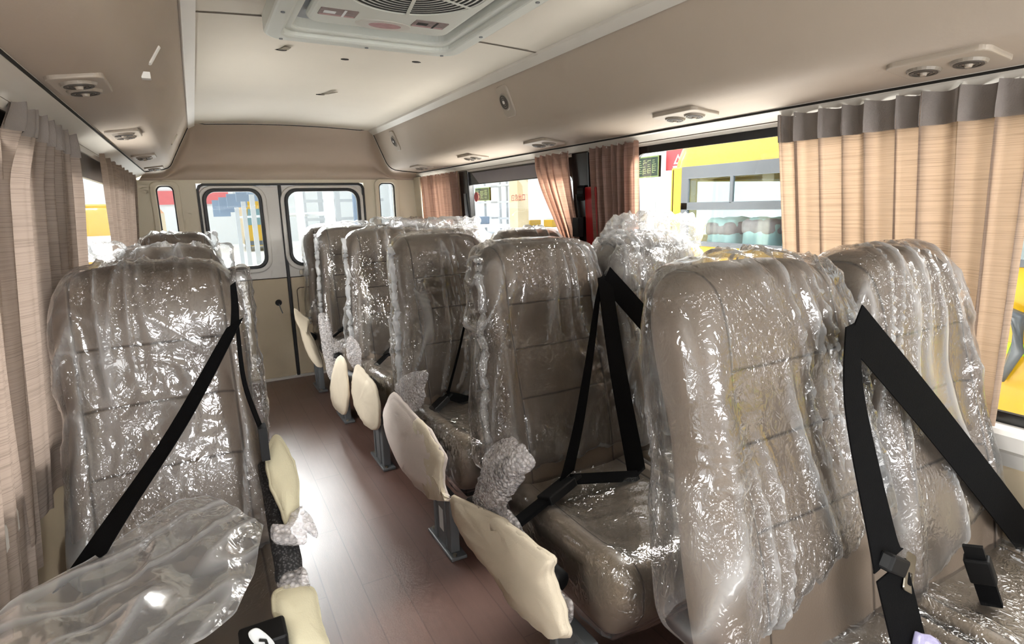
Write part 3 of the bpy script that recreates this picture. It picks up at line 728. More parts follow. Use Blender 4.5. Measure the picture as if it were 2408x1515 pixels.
# ------------------------------------------------------------------ seats
ZT = 1.158
def back_shape(hx, infl=0, seed=0, hem=None, res=(18, 6, 34), crumple=0, flare=0, z0=.34):
    """backrest (or its film) in seat coordinates: x across, y depth (front is -y), z up"""
    hz = (ZT-z0)/2; hy = .068
    vs, fs = rbox(hx+infl, hy+infl*.8, hz+infl*.5, .055+infl*.3, *res, open_bottom=hem is not None)
    out = []; HW = []
    for p in vs:
        t = (p.z+hz)/(2*hz); t = max(0, min(1.03, t)); x, y = p.x, p.y
        HW.append(smooth01(.05, .0, t))
        if hem is not None:
            zb = hem(max(-1, min(1, x/(hx+infl)))); z = zb+(ZT+infl*.6-zb)*max(0, t)
            t = max(0, (z-z0)/(ZT-z0))
        else: z = z0+t*(ZT-z0)
        ax = min(1, abs(x)/hx)
        s = smooth01(.84, 1.0, t); x *= (1.0+.045*math.exp(-((t-.22)/.22)**2)-.045*math.exp(-((t-.60)/.11)**2)+.01*math.exp(-((t-.82)/.1)**2))*(1-.07*s)
        z -= .030*s*ax**4
        front = 1 if p.y < 0 else 0
        if front:
            y -= .022*math.exp(-((t-.86)/.13)**2)*(1-.55*ax*ax)+.024*math.exp(-((t-.34)/.2)**2)*(1-.5*ax*ax)
            y -= .030*smooth01(.62, .92, ax)*smooth01(.95, .6, t)*smooth01(0, .2, t)
        y += (z-ZT)*.245+.062
        if flare: x += math.copysign(flare*smooth01(.95, .25, t)*ax**2, x) if x < 0 else flare*.12*smooth01(.95, .3, t)*ax**2
        out.append(V((x, y, z)))
    if crumple:
        S = V((seed*3.7, seed*1.3, seed*2.1)); FOLD.clear()
        def fn(v, n):
            tz = (v.z-z0)/(ZT-z0)
            wob = noise.noise(V((v.x*3, v.y*3, v.z*2))+S)
            # long folds fanning down from the top
            fan = v.x/(.55+.75*(1-min(1, tz)))
            r = 1-abs(noise.noise(V((fan*13+wob*1.5, v.y*5, v.z*.9))+S))*3.2
            q2 = V((v.x*11+wob*5, v.y*11, v.z*5+wob*4))+S
            r2 = 1-abs(noise.noise(q2))*3
            q4 = V((v.x*27, v.y*27, v.z*20))+S
            r4 = 1-abs(noise.noise(q4))*2.6
            m_ = smooth01(-.1, .45, noise.noise(V((v.x*5, v.y*5, v.z*3.4))-S))
            m2 = smooth01(-.4, .3, noise.noise(V((v.x*4, v.y*4, v.z*2.2))+S*2))
            FOLD.append(min(1, m2*max(0, r)**4+.5*m_*max(0, r2)**5+HW[len(FOLD)]*(.5+.5*m_)))
            return crumple*(1.15*m2*max(0, r)**2+(.15+.38*m_)*max(0, r2)**2+.34*m_*max(0, r4)**1.5-.05)
        out = displace(out, fs, fn)
    return out, fs

def cushion_shape(hx, infl=0, seed=0, open_b=False, res=(18, 18, 8), crumple=0, y0=-.70):
    zt, zb, y1 = .445, .255, -.13
    hz = (zt-zb)/2; hy = (y1-y0)/2
    vs, fs = rbox(hx+infl, hy+infl, hz+infl, .05+infl*.3, *res, open_bottom=open_b); out = []
    for p in vs:
        x, y, z = p.x, p.y+(y0+y1)/2, p.z+(zt+zb)/2
        ax = min(1, abs(x)/hx); fy = (p.y+hy)/(2*hy)
        if p.z > 0:
            z += .022*smooth01(.6, .9, ax)-.012*(1-ax*ax)*math.sin(PI*max(0, min(1, fy))); z += .012*math.exp(-((fy-.12)/.12)**2)
        if p.z < 0: y += .05*(1-fy)*(-p.z/hz)
        out.append(V((x, y, z)))
    if crumple:
        S = V((seed*2.7, seed*4.3, seed))
        out = displace(out, fs, lambda v, n: crumple*(.8*max(0, 1-abs(noise.noise(v*6+S))*2.3)**2+.5*max(0, 1-abs(noise.noise(V((v.x*9, v.y*16, v.z*9))+S))*2.3)**2+.15*noise.noise(v*28+S)))
    return out, fs

def belt_part(parent, segs, name='seat_belt'):
    mb = MB()
    for pts, w0, w1 in segs:
        n = max(6, len(pts)*5); P = spline(pts, n); W = [V(w0).lerp(V(w1), i/(n-1)) for i in range(n)]
        mb.ribbon(P, W)
    return mb.build(name, 'webbing', parent)

def buckle(parent, a, b, w=.024, th=.011):
    """black buckle stalk from a (anchor) to b (slot end)"""
    a = V(a); b = V(b); t = (b-a).normalized(); s = t.cross(V((0, .3, 1))).normalized(); n = s.cross(t)
    def slab(p0, p1, w_, t_):
        vs = [p+s*sx*w_+n*sn*t_ for p in (p0, p1) for sx in (-1, 1) for sn in (-1, 1)]
        return vs, [(0, 1, 3, 2), (4, 6, 7, 5), (0, 4, 5, 1), (2, 3, 7, 6), (0, 2, 6, 4), (1, 5, 7, 3)]
    m = MB(); m.add(*slab(a, a.lerp(b, .62), w*.82, th*.45)); st = m.build('buckle_stalk', 'webbing', parent)
    m = MB(); m.add(*slab(a.lerp(b, .5), b, w, th)); h = m.build('buckle', 'bplastic', st); bevel(h, .004)
    m = MB(); m.add(*slab(b-t*.002, b+t*.03, w*.75, th*.3)); m.build('tongue', 'bplastic', st)
    return st

def seat(cx, y0, hx, label, group, seed, hem, crumple=.011, flare=.02, infl=.010, hi=True, cush_film=True, film='film', cush=True, leg=None, stub=False):
    e = empty('passenger_seat', (cx, y0, 0), label, 'seat', group)
    v, f = back_shape(hx); obj('backrest', v, f, 'leather', e)
    cover = back_shape(hx, infl, seed, hem, (64, 16, 100) if hi else (32, 8, 52), crumple, flare)
    c = obj('plastic_cover', *cover, film, e); c['label'] = 'crinkled clear plastic cover over the backrest'
    cy0 = -.36 if stub else -.70
    v, f = cushion_shape(hx+.012, y0=cy0); obj('seat_cushion', v, f, 'cushion', e)
    if cush_film:
        v, f = cushion_shape(hx+.012, .008, seed, True, (34, 34, 12) if hi else (20, 20, 8), .008, cy0); k = obj('cushion_cover', v, f, 'film_c', e)
        k['label'] = 'clear plastic film over the cushion'
    # seat rail frame under the cushion and pedestal legs
    m = MB().box(-hx+.03, hx-.03, cy0+.08, -.18, .225, .262); fr = m.build('seat_frame', 'bplastic', e); bevel(fr, .008)
    for s in (-1, 1):
        if leg == 'window' and s < 0: continue
        if leg == 'aisle' and s > 0: continue
        x = s*(hx+.02) if leg else s*(hx-.05)
        dl = .30 if stub else 0
        mb = MB().box(x-.018, x+.018, -.61+dl, -.44+dl, .012, .235).box(x-.032, x+.032, -.645+dl, -.40+dl, 0, .014)
        mb.box(x-.024, x+.024, -.575+dl, -.565+dl, .012, .22).box(x-.024, x+.024, -.485+dl, -.475+dl, .012, .22)
        lg = mb.build('leg', 'greymetal', e); bevel(lg, .004)
        for yb in (-.63+dl, -.415+dl): MB().tube([(x-.012, yb, .012), (x-.012, yb, .022)], .008, 6).build('bolt', 'steel', lg)
    return e

GA, GW = 'aisle seats on the right of the gangway', 'window seats along the right wall'
rowY = [.73, 1.57, 2.40, 3.25, 4.0, 4.41]
def hemf(a, b, seed, rag=.02): return lambda u: a+(b-a)*(u+1)/2+rag*noise.noise(V((u*4, seed, 0)))+.4*rag*noise.noise(V((u*13, seed, 3)))
aisle_lab = ['front right aisle seat, its tan lower backrest bare below the plastic hem',
             'second right aisle seat from the front, with a black belt triangle',
             'third right aisle seat from the front, pale pink foam along its side',
             'fourth right aisle seat from the front, two cream foam pieces along its side',
             'fifth right aisle seat from the front, bubble wrap on its armrest',
             'rearmost right aisle seat, next to the rear doors, cream foam armrest']
win_lab = ['front right window seat against the wide brown curtain',
           'second right window seat from the front, bright crumpled plastic bundled on its top',
           'third right window seat from the front, dark top edge below the sliding door window',
           'fourth right window seat from the front, beside the sliding door frame',
           'fifth right window seat from the front, behind white crumpled film',
           'rearmost right window seat in the corner by the quarter window']
ax_ = [.958, .962, .950, .945, .925, .905]
A = []; W = []
for i, y in enumerate(rowY):
    hi = i < 3
    hem = [hemf(.50, .64, 1, .03), hemf(.47, .50, 2), hemf(.46, .46, 3), hemf(.46, .46, 4), hemf(.46, .46, 5), hemf(.46, .46, 6)][i]
    A.append(seat(ax_[i], y, .222 if i else .226, aisle_lab[i], GA, i+1.0, hem, [.016, .015, .016, .016, .015, .014][i], [.055, .05, .035, .03, .03, .03][i], .014 if i < 2 else .010, hi, leg='aisle', film='film', stub=i == 5))
    W.append(seat(1.416, y-.012, .196, win_lab[i], GW, i+11.0, hemf(.40 if i == 0 else .48, .58 if i == 0 else .48, 10+i, .03), .012, .008, .010, hi, leg='window', stub=i == 5, film='film' if i in (0, 2) else 'film_b'))
left_lab = ['front left seat with a black belt running diagonally over crinkled film', 'middle left seat whose grey top shows behind the front left seat', 'rear left seat, its small grey top near the left quarter window']
Ls = []
for i, y in enumerate((1.62, 2.42, 4.02)):
    Ls.append(seat(-.116, y, .196, left_lab[i], 'single seats along the left wall', i+21.0, hemf(.46, .46, 20+i), .012, 0, .008, i < 2, leg='aisle' if 0 else None, film='film'))

def loc(pts, e): return [V(p)-e.location for p in pts]
# crumpled film bundles on top of some backrests
def bundle(e, c, s, seed, mat='film_b'):
    vs, fs = rbox(s[0], s[1], s[2], min(s)*.9, 26, 14, 14); S = V((seed, seed*2, seed*3))
    vs = displace(vs, fs, lambda v, n: min(1, min(s)/.06)*(.03*max(0, 1-abs(noise.noise(v*16+S))*2.2)**2+.02*noise.noise(v*9+S)+.005*noise.noise(v*34+S)-.01))
    o = obj('film_bundle', [v+V(c) for v in vs], fs, mat, e); o['label'] = 'crumpled bunch of clear film on top of the seat'
    return o
bundle(W[1], (.03, .02, 1.165), (.20, .07, .06), 3.3)
bundle(W[1], (-.02, -.045, 1.06), (.19, .05, .07), 5.1)
bundle(W[3], (-.05, 0, 1.175), (.17, .06, .035), 7.7)
bundle(W[4], (0, .02, 1.165), (.2, .06, .03), 9.1)
bundle(A[5], (.12, .03, 1.165), (.14, .05, .02), 4.1)
bundle(W[5], (-.03, .0, 1.17), (.2, .06, .03), 2.1)
bundle(Ls[1], (-.17, .02, 1.155), (.05, .05, .025), 6.1, 'film')
bundle(Ls[1], (.205, .02, 1.06), (.022, .04, .10), 6.9, 'film')
bundle(Ls[2], (.20, .02, 1.11), (.03, .04, .05), 6.4)
bundle(Ls[0], (.205, .0, .90), (.022, .05, .24), 1.4, 'film')
# film edges hanging along the aisle side (white seam rolls)
M['film_e'] = film_mat('film_edge', .42, .05)
for i in (1, 2, 3, 4):
    e = A[i]; fl = [.09, .05, .035, .03, .03][i]; pts = []
    for k in range(13):
        z = 1.12-k*.053; t = (z-.34)/.82
        pts.append((-(.222+.016+fl*smooth01(.95, .25, t))+.012*noise.noise(V((k*.9, i, 2))), (z-ZT)*.245-.018, z))
    n = 60; P = spline(pts, n)
    mb = MB(); mb.tube([p+V([noise.noise(p*30+V((q, i, 0)))*.008 for q in range(3)]) for p in P], [.013+.008*noise.noise(V((k*.5, i, 0))) for k in range(n)], 10)
    o = mb.build('film_edge', 'film_e' if i > 1 else 'film_b', e, smooth=True); o['label'] = 'bunched white edge of the plastic cover'
lg = [c for c in A[2].children if c.name.startswith('leg')][0]
MB().box(-.222-.02-.0195, -.222-.02-.0185, -.545, -.505, .07, .16).build('leg_sticker', 'white', lg)
# foam protected arm rests, outlines in (dy, z) on a plane beside each aisle seat
FE = [(.022, .361), (-.090, .397), (-.294, .455), (-.422, .474), (-.532, .488), (-.599, .496), (-.589, .454), (-.612, .421), (-.634, .404), (-.651, .366), (-.660, .339), (-.595, .286), (-.501, .261), (-.372, .243), (-.269, .257), (-.178, .254), (-.063, .266), (.002, .297)]
FD = [(-.226, .548), (-.378, .545), (-.521, .533), (-.651, .531), (-.715, .507), (-.780, .481), (-.751, .408), (-.763, .352), (-.805, .339), (-.709, .296), (-.600, .257), (-.444, .235), (-.255, .241), (-.102, .307), (-.051, .385), (-.122, .468)]
FC1 = [(-.188, .506), (-.323, .501), (-.338, .436), (-.335, .319), (-.211, .180), (-.029, .137), (.140, .141), (.137, .235), (.013, .372)]
FC2 = [(-.445, .512), (-.664, .508), (-.791, .491), (-.837, .405), (-.796, .300), (-.663, .239), (-.483, .226), (-.338, .273), (-.316, .372)]
BD = [(-.266, .618), (-.536, .708), (-.514, .650), (-.495, .588), (-.373, .503), (-.274, .522), (-.166, .537)]
BE = [(-.259, .637), (-.347, .688), (-.424, .693), (-.464, .659), (-.409, .596), (-.349, .521), (-.298, .465), (-.174, .397), (-.131, .411), (-.181, .496), (-.215, .576)]
WE = [(-.220, .415), (-.314, .471), (-.427, .449), (-.518, .418), (-.591, .384), (-.634, .379), (-.622, .321), (-.581, .297), (-.535, .348), (-.458, .418), (-.347, .425)]
def side(e, x, poly, name, mat, depth, lab=None, rough=0, parent=None, thin=.012):
    lx = x-e.location.x
    o = pillow(name, [(lx, a, b) for a, b in poly], (-1, 0, 0), -depth, mat, parent or e, rough, 60, thin)
    if lab: o['label'] = lab
    return o
def arm(e, x, l=1):
    m = MB().tube([(x, -.06, .36), (x, -.06-.24*l, .385), (x, -.06-.5*l, .40)], [.026, .03, .028], 12); return m.build('armrest', 'bplastic', e, smooth=True)
a1 = arm(A[1], -.305)
side(A[1], .625, FE, 'foam_wrap', 'foam', .024, 'cream foam sheet wrapped along the armrest', .004, a1)
side(A[1], .618, [(-.30, .452), (-.42, .472), (-.53, .486), (-.597, .494), (-.587, .452), (-.61, .42), (-.632, .402), (-.649, .364), (-.655, .34), (-.59, .288), (-.50, .264), (-.38, .248), (-.33, .30), (-.31, .38)], 'foam_overlap', 'foam', .018, 'second foam layer over the front of the armrest', .004, a1, .016)
side(A[1], .645, [(a, b+.01) for a, b in WE], 'bubble_wrap', 'bubble', .022, 'bubble wrap strip behind the foam', .007, a1)
side(A[1], .65, BE, 'bubble_wrap', 'bubble', .045, 'bubble wrap around the armrest end', .009, a1)
side(A[1], .662, [(-.26, .60), (-.36, .635), (-.39, .60), (-.33, .52), (-.25, .49), (-.23, .55)], 'knit_pad', 'knit', .02, 'black knit pad seen through the bubble wrap', .003, a1)
a2 = arm(A[2], -.295)
side(A[2], .625, FD, 'foam_wrap', 'foam2', .026, 'pale pink foam sheet wrapped along the armrest', .004, a2)
side(A[2], .618, [(-.52, .53), (-.65, .528), (-.713, .505), (-.775, .48), (-.748, .408), (-.76, .352), (-.80, .34), (-.709, .30), (-.62, .27), (-.56, .34), (-.53, .44)], 'foam_overlap', 'foam', .016, 'second foam layer over the front of the armrest', .005, a2, .016)
side(A[2], .66, BD, 'bubble_wrap', 'bubble', .03, 'bubble wrap around the armrest end', .008, a2)
a3 = arm(A[3], -.29)
side(A[3], .60, FC1, 'foam_wrap', 'foam', .02, 'flat cream foam sheet', .003, a3)
side(A[3], .63, FC2, 'foam_wrap', 'foam', .03, 'rolled cream foam on the armrest', .004, a3)
a4 = arm(A[4], -.26); a5 = arm(A[5], -.275, .5)
FA = [(.513, 3.980, .639), (.560, 3.966, .593), (.598, 3.954, .555), (.586, 3.933, .494), (.611, 3.909, .422), (.631, 3.880, .336), (.640, 3.850, .248), (.599, 3.850, .254), (.556, 3.876, .334), (.536, 3.909, .432), (.529, 3.937, .514), (.509, 3.958, .577)]
BB = [(.597, 3.600, .641), (.657, 3.600, .634), (.653, 3.546, .528), (.689, 3.527, .487), (.784, 3.539, .499), (.803, 3.489, .397), (.754, 3.463, .355), (.630, 3.400, .257), (.595, 3.406, .275), (.587, 3.489, .429)]
BC = [(.627, 2.950, .628), (.668, 2.945, .605), (.684, 2.925, .538), (.667, 2.900, .459), (.633, 2.901, .468), (.607, 2.922, .539)]
pillow('foam_wrap', loc(FA, A[5]), (-.4, -1, .1), -.05, 'foam', a5, .004)
pillow('bubble_wrap', loc(BB, A[4]), (-.4, -1, .1), -.04, 'bubble', a4, .008)
pillow('bubble_wrap', loc(BC, A[3]), (-.4, -1, .1), -.03, 'bubble', a3, .007)
# front left arm rest, foam - bubble wrap - foam
L1f = [(.106, 1.470, .725), (.125, 1.468, .719), (.143, 1.411, .674), (.144, 1.354, .637), (.127, 1.281, .600), (.107, 1.250, .590), (.094, 1.255, .597), (.088, 1.312, .628), (.079, 1.354, .654), (.080, 1.416, .693)]
LB = [(.067, 1.243, .576), (.110, 1.250, .567), (.116, 1.216, .544), (.108, 1.163, .517), (.062, 1.150, .527), (.061, 1.190, .548)]
LW = [(.069, 1.240, .613), (.088, 1.231, .601), (.128, 1.280, .621), (.140, 1.271, .612), (.152, 1.244, .590), (.154, 1.216, .570), (.135, 1.227, .584), (.122, 1.200, .571), (.063, 1.204, .594)]
L2f = [(.050, 1.132, .526), (.091, 1.150, .519), (.126, 1.141, .502), (.129, 1.098, .480), (.130, 1.045, .459), (.125, 1.000, .447), (.065, 1.000, .475), (.048, 1.054, .497), (.043, 1.089, .512)]
e = Ls[0]
al = MB().tube(loc([(.085, 1.46, .66), (.085, 1.25, .555), (.085, 1.02, .45)], e), [.02, .024, .024], 12).build('armrest', 'knit', e, smooth=True)
up = (.1, -.75, .65)
pillow('foam_wrap', loc(L1f, e), up, -.02, 'foamy', al, .003)['label'] = 'yellowish foam on the rear of the armrest'
pillow('knit_pad', loc(LB, e), up, -.022, 'knit', al, .002)['label'] = 'black knit band on the armrest'
pillow('bubble_wrap', loc(LW, e), up, -.012, 'bubble', al, .007)['label'] = 'torn bubble wrap above the knit band'
pillow('bubble_wrap', loc([(.068, 1.172, .535), (.114, 1.182, .53), (.116, 1.135, .51), (.066, 1.13, .515)], e), up, -.022, 'bubble', al, .006)
pillow('foam_wrap', loc(L2f, e), up, -.03, 'foamy', al, .003)['label'] = 'yellowish foam on the front of the armrest'

# ------------------------------------------------------------------ seat belts (world coordinates, made local to their seat)
def world_belt(e, segs): return belt_part(e, [(loc(p, e), a, b) for p, a, b in segs])
b = world_belt(A[1], [([(1.108, 1.44, 1.05), (1.074, 1.42, .961), (1.012, 1.375, .802), (.933, 1.32, .629), (.857, 1.27, .506)], (.006, .0, .004), (.028, .004, .010)),
                      ([(1.117, 1.438, 1.05), (1.107, 1.36, .79), (1.116, 1.26, .434)], (.026, 0, .003), (.034, 0, .006)),
                      ([(.871, 1.265, .494), (.983, 1.26, .472), (1.11, 1.25, .448)], (0, .010, .012), (0, .010, .014))])
buckle(A[1], loc([(.650, 1.205, .452)], A[1])[0], loc([(.862, 1.262, .494)], A[1])[0], .028, .013)
world_belt(W[1], [([(1.121, 1.435, 1.05), (1.281, 1.38, .86), (1.53, 1.30, .554)], (.016, 0, .028), (.024, 0, .030))])
b = world_belt(A[0], [([(1.058, .612, 1.045), (1.008, .565, .911), (1.002, .49, .681), (1.006, .478, .645)], (.020, 0, .004), (.043, 0, .010)),
                      ([(1.010, .474, .628), (1.038, .432, .455), (1.06, .41, .36)], (.043, 0, .008), (.046, 0, .010))])
m = MB().ring(rrect(-.02, .02, -.038, .03, .006), rrect(-.009, .011, -.026, -.004, .004), 'z', -.0012, .0012)
t = m.build('belt_tongue', 'steel', b); t.matrix_local = Matrix.Translation(V((1.062, .468, .612))-A[0].location) @ Matrix.Rotation(math.radians(35), 4, 'Y') @ Matrix.Rotation(math.radians(75), 4, 'X')
m = MB().box(-.034, .034, -.012, .012, -.016, .016); t2 = m.build('tongue_grip', 'bplastic', b); bevel(t2, .005); t2.matrix_local = Matrix.Translation(V((1.012, .472, .640))-A[0].location) @ Matrix.Rotation(math.radians(30), 4, 'Y')
world_belt(W[0], [([(1.062, .610, 1.045), (1.312, .567, .813), (1.62, .50, .50), (1.665, .485, .43)], (.018, 0, .034), (.022, 0, .034))])
buckle(W[0], loc([(1.35, .44, .445)], W[0])[0], loc([(1.30, .46, .56)], W[0])[0], .022, .012)
world_belt(A[2], [([(1.042, 2.28, .955), (.961, 2.24, .704), (.859, 2.18, .487)], (.004, 0, .003), (.012, .006, .01)), ([(.859, 2.178, .487), (.91, 2.176, .465), (.99, 2.17, .43)], (0, .012, .016), (0, .012, .022))])
buckle(A[2], loc([(.690, 2.09, .415)], A[2])[0], loc([(.845, 2.172, .478)], A[2])[0], .028, .013)
buckle(A[3], loc([(.755, 2.93, .455)], A[3])[0], loc([(.905, 3.02, .53)], A[3])[0], .026, .012)
buckle(A[4], loc([(.70, 3.72, .47)], A[4])[0], loc([(.79, 3.76, .52)], A[4])[0], .022, .011)
world_belt(Ls[0], [([(.060, 1.45, 1.118), (.058, 1.44, 1.07), (.053, 1.43, 1.029)], (.006, 0, .004), (.010, 0, .004)),
                   ([(.053, 1.428, 1.03), (-.08, 1.33, .844), (-.202, 1.24, .707), (-.26, 1.20, .64)], (.018, 0, .010), (.044, 0, .026)),
                   ([(.057, 1.425, 1.02), (.057, 1.42, .889), (.078, 1.40, .781)], (.004, 0, .001), (.004, .010, .001))])
MB().box(-.009, .009, -.02, .02, -.05, .03).build('belt_guide', 'bplastic', Ls[0], loc=V((.081, 1.395, .755))-Ls[0].location)

# loose plastic sheet, black buckle and paper label by the front left cushion
def poly(pts, n):
    pts = [V(p) for p in pts]; L_ = [0]
    for a_, b_ in zip(pts, pts[1:]): L_.append(L_[-1]+(b_-a_).length)
    out = []
    for k in range(n):
        d = L_[-1]*k/(n-1); i = max(j for j in range(len(pts)-1) if L_[j] <= d+1e-9); out.append(pts[i].lerp(pts[i+1], (d-L_[i])/max(1e-9, L_[i+1]-L_[i])))
    return out
TOPB = poly([(-.37, 1.06, .66), (-.32, 1.12, .672), (-.25, 1.19, .664), (-.175, 1.274, .667), (-.10, 1.335, .676), (-.046, 1.35, .664), (.005, 1.32, .632), (.054, 1.279, .597)], 60)
BOTB = poly([(-.37, .80, .60), (-.30, .84, .60), (-.22, .90, .585), (-.14, .965, .565), (-.07, 1.02, .552), (-.02, 1.07, .548), (.02, 1.16, .558), (.052, 1.272, .594)], 60)
def sheet(u, v):
    x = u*59; i = min(int(x), 58); f = x-i
    p = TOPB[i].lerp(TOPB[i+1], f).lerp(BOTB[i].lerp(BOTB[i+1], f), v)
    w = math.sin(u*PI)*math.sin(v*PI)
    q = V((p.x*5-p.y*5, (p.x+p.y)*1.6, 2.2)); r = 1-abs(noise.noise(q*1.7))*2.2
    p.z += .018*w*max(0, r)**2+.012*noise.noise(p*14)*(.3+w)
    r5 = 1-abs(noise.noise(V(((p.x-p.y)*12, (p.x+p.y)*2.2, 4))))*4
    p.z += .006*max(0, r5)**2
    FOLD.append(min(1, .9*max(0, r5)**3+(.8 if min(u, 1-u, v, 1-v) < .012 else 0)))
    return p
FOLD.clear()
tag(MB().grid(sheet, 110, 60).build('plastic_sheet', 'film_s', smooth=True), 'large loose clear plastic sheet lying over the front left seat cushion', 'plastic sheet')
mb = MB().box(-.12, .055, 1.0, 1.035, .465, .512).box(-.02, .06, .99, 1.05, .46, .53)
o = bevel(mb.build('belt_buckle', 'bplastic'), .006); tag(o, 'black belt buckle end under the loose sheet on the front left cushion', 'buckle')
LT = [(-.002, .985, .563), (.015, .985, .562), (.036, .985, .522), (.018, .985, .516), (0, .985, .545)]
lb = tag(pillow('paper_label', LT, (0, -1, .3), -.004, 'white', None, .001, 30, .003), 'small folded white label with black print beside the yellowish foam', 'label')
MB().tube([(.012, .978, .545), (.022, .978, .54), (.024, .978, .528)], .0025, 6).build('label_print', 'dark', lb)
# purple film scrap and cardboard-like lumps at the lower right
pts = [(1.03, .43, .50), (1.05, .42, .52), (1.08, .40, .47), (1.10, .38, .42), (1.05, .38, .42)]
tag(pillow('film_scrap', pts, (-.2, -1, .2), -.02, pbr('violet_film', hexc(176, 170, 205), .35, .2, 40, .6, 60), None, .012), 'crumpled pale violet film scrap between the front right seats', 'film scrap')

# ------------------------------------------------------------------ outside: the factory hall
GZ = -.62
struct(MB().box(-30, 40, -25, 45, GZ-.1, GZ).build('floor_hall', 'hallfloor'), 'pale factory hall floor outside the bus')
struct(MB().box(-14, 13, 38, 38.3, GZ, 9).build('wall_hall_rear', 'hallwall'), 'white hall wall far behind the bus')
struct(MB().box(11.5, 11.8, -10, 38, GZ, 7).build('wall_hall_right', 'hallwall'), 'white hall wall far to the right')
tag(MB().box(-2.6, 1.9, 37.9, 37.99, 1.75, 2.5).box(-2.6, -.4, 37.9, 37.99, 3.2, 3.9).build('red_banner', pbr('banner_red', hexc(222, 120, 122), .6)), 'long faded red banner on the far hall wall behind the rear doors', 'banner')
for i in range(5):
    x = .86+.14*i; y = 20.5-1.6*i
    tag(MB().box(x-.31, x+.19, y+.3, y+.4, 1.55-.13*(4-i)+.1, 1.85-.05*(4-i)).build('hanging_panel', 'hallblue'), '%s blue-grey hanging panel behind the left rear window' % ['farthest', 'second farthest', 'middle', 'second nearest', 'nearest'][i], 'panel', 'row of hanging panels in the hall')
nth = ['first', 'second', 'third', 'fourth', 'fifth', 'sixth', 'seventh', 'eighth']
for i in range(7):
    y = 19-1.9*i; x = 1.13+.065*i
    tag(MB().box(x-.055, x+.055, y-.05, y+.05, GZ, 1.9).build('hall_post', 'hallgrey'), '%s post from the far end of the row behind the left rear window' % nth[i], 'post', 'line of posts behind the left rear window')
tag(MB().tube([(1.24, 20, 1.1), (1.62, 8.3, 1.22)], .03, 8).build('hall_rail', 'hallgrey'), 'long grey rail running along the line of hall posts', 'rail')
for i in range(6):
    x = 2.55+.33*i; y = 16-.5*i
    tag(MB().box(x-.06, x+.06, y-.05, y+.05, GZ, 2.4).build('hall_post', 'hallgrey' if i != 3 else 'hallblue'), '%s tall rack post from the left behind the right rear window' % nth[i], 'post', 'rack posts behind the right rear window')
for i, z in enumerate((.55, 1.0, 1.45, 1.85)):
    tag(MB().box(2.4, 4.4, 15.0, 15.08, z, z+.07).build('rack_beam', 'hallgrey'), 'grey rack beam behind the right rear window, %s from the bottom' % nth[i], 'beam', 'rack beams behind the right rear window')
def far_bus(name, x, y, label, w=1.9):
    e = empty(name, (x, y, GZ), label, 'bus')
    o = MB().prism([(-w/2, .25), (w/2, .25), (w/2, 1.75), (w/2-.12, 2.25), (w/2-.3, 2.42), (-w/2+.3, 2.42), (-w/2+.12, 2.25), (-w/2, 1.75)], 'y', 0, 4.5).build('body', 'yellow', e); bevel(o, .05, 3)
    MB().prism([(-w/2+.12, 1.25), (w/2-.12, 1.25), (w/2-.2, 2.0), (-w/2+.2, 2.0)], 'y', -.02, .02).build('windscreen', pbr('far_glass', hexc(110, 140, 145), .15), e)
    MB().box(-w/2+.05, w/2-.05, -.06, .0, .3, .5).build('bumper', 'busgrey', e)
    for s in (-1, 1): MB().tube([(s*(w/2-.22), .9, .3), (s*(w/2), .9, .3)], .3, 18).build('wheel', 'rubber', e)
    return e
far_bus('yellow_minibus', 3.0, 30, 'small far yellow bus seen through the left rear window behind the posts')
e = empty('yellow_minibus', (-1.35, 9.5, GZ), 'yellow bus on the left seen in the gap between the left curtains', 'bus')
o = MB().prism([(-.8, .3), (.8, .3), (.8, 1.9), (.7, 2.05), (-.7, 2.05), (-.8, 1.9)], 'y', 0, 5).build('body', 'yellow', e); bevel(o, .06, 3)
MB().box(-.76, .76, -.03, .02, 1.28, 1.62).build('windscreen', 'paleblue', e)
MB().box(-.7, .7, -.05, .0, .3, .55).build('bumper', 'busgrey', e)
mm = MB().tube([(.70, -.1, 2.0), (.76, -.3, 2.1), (.80, -.3, 2.02)], .025, 8).prism(rrect(.70, .86, 1.62, 2.02, .05), 'y', -.34, -.27).build('wing_mirror', 'bplastic', e)
# yellow bus alongside on the right
BX = 3.3
e = empty('yellow_bus', (BX+1.0, .8, GZ), 'yellow bus parked alongside, seen through the large right window', 'bus')
def W3(mb, name, mat, parent=e, bev=0, smooth=False):
    o = mb.build(name, mat, parent, smooth); 
    for v in o.data.vertices: v.co -= e.location
    if bev: bevel(o, bev, 3)
    return o
y0, y1 = -3.0, 3.42
# side skin with glazing opening, roof, rear
wy0, wy1, wz0, wz1 = -2.6, 3.30, .945, 1.525
mb = MB()
mb.box(BX, BX+.06, y0, y1, -.25, wz0); mb.box(BX, BX+.06, y0, wy0, wz0, wz1); mb.box(BX, BX+.06, wy1, y1, wz0, wz1)
W3(mb, 'side_panel', 'yellow', bev=.01)
prof = [(BX, 1.525), (BX+.01, 1.60), (BX+.04, 1.69), (BX+.10, 1.77), (BX+.22, 1.83), (BX+.6, 1.87), (BX+1.0, 1.88), (BX+1.4, 1.87), (BX+1.78, 1.83), (BX+1.9, 1.77), (BX+1.96, 1.69), (BX+2, 1.525)]
nn = 14; rows_ = []
mb = MB()
def roof(u, v):
    t = v; y = y0+(y1-y0)*(1-(1-t)**1) ; k = max(0, (y-(y1-.16))/.16); s = 1-math.sqrt(max(0, 1-k*k))
    i = min(int(u*(len(prof)-1)), len(prof)-2); f = u*(len(prof)-1)-i; a, b_ = prof[i], prof[i+1]
    x = a[0]+(b_[0]-a[0])*f; z = a[1]+(b_[1]-a[1])*f
    return V((BX+1+(x-BX-1)*(1-.07*s), y, 1.525+(z-1.525)*(1-.75*s)))
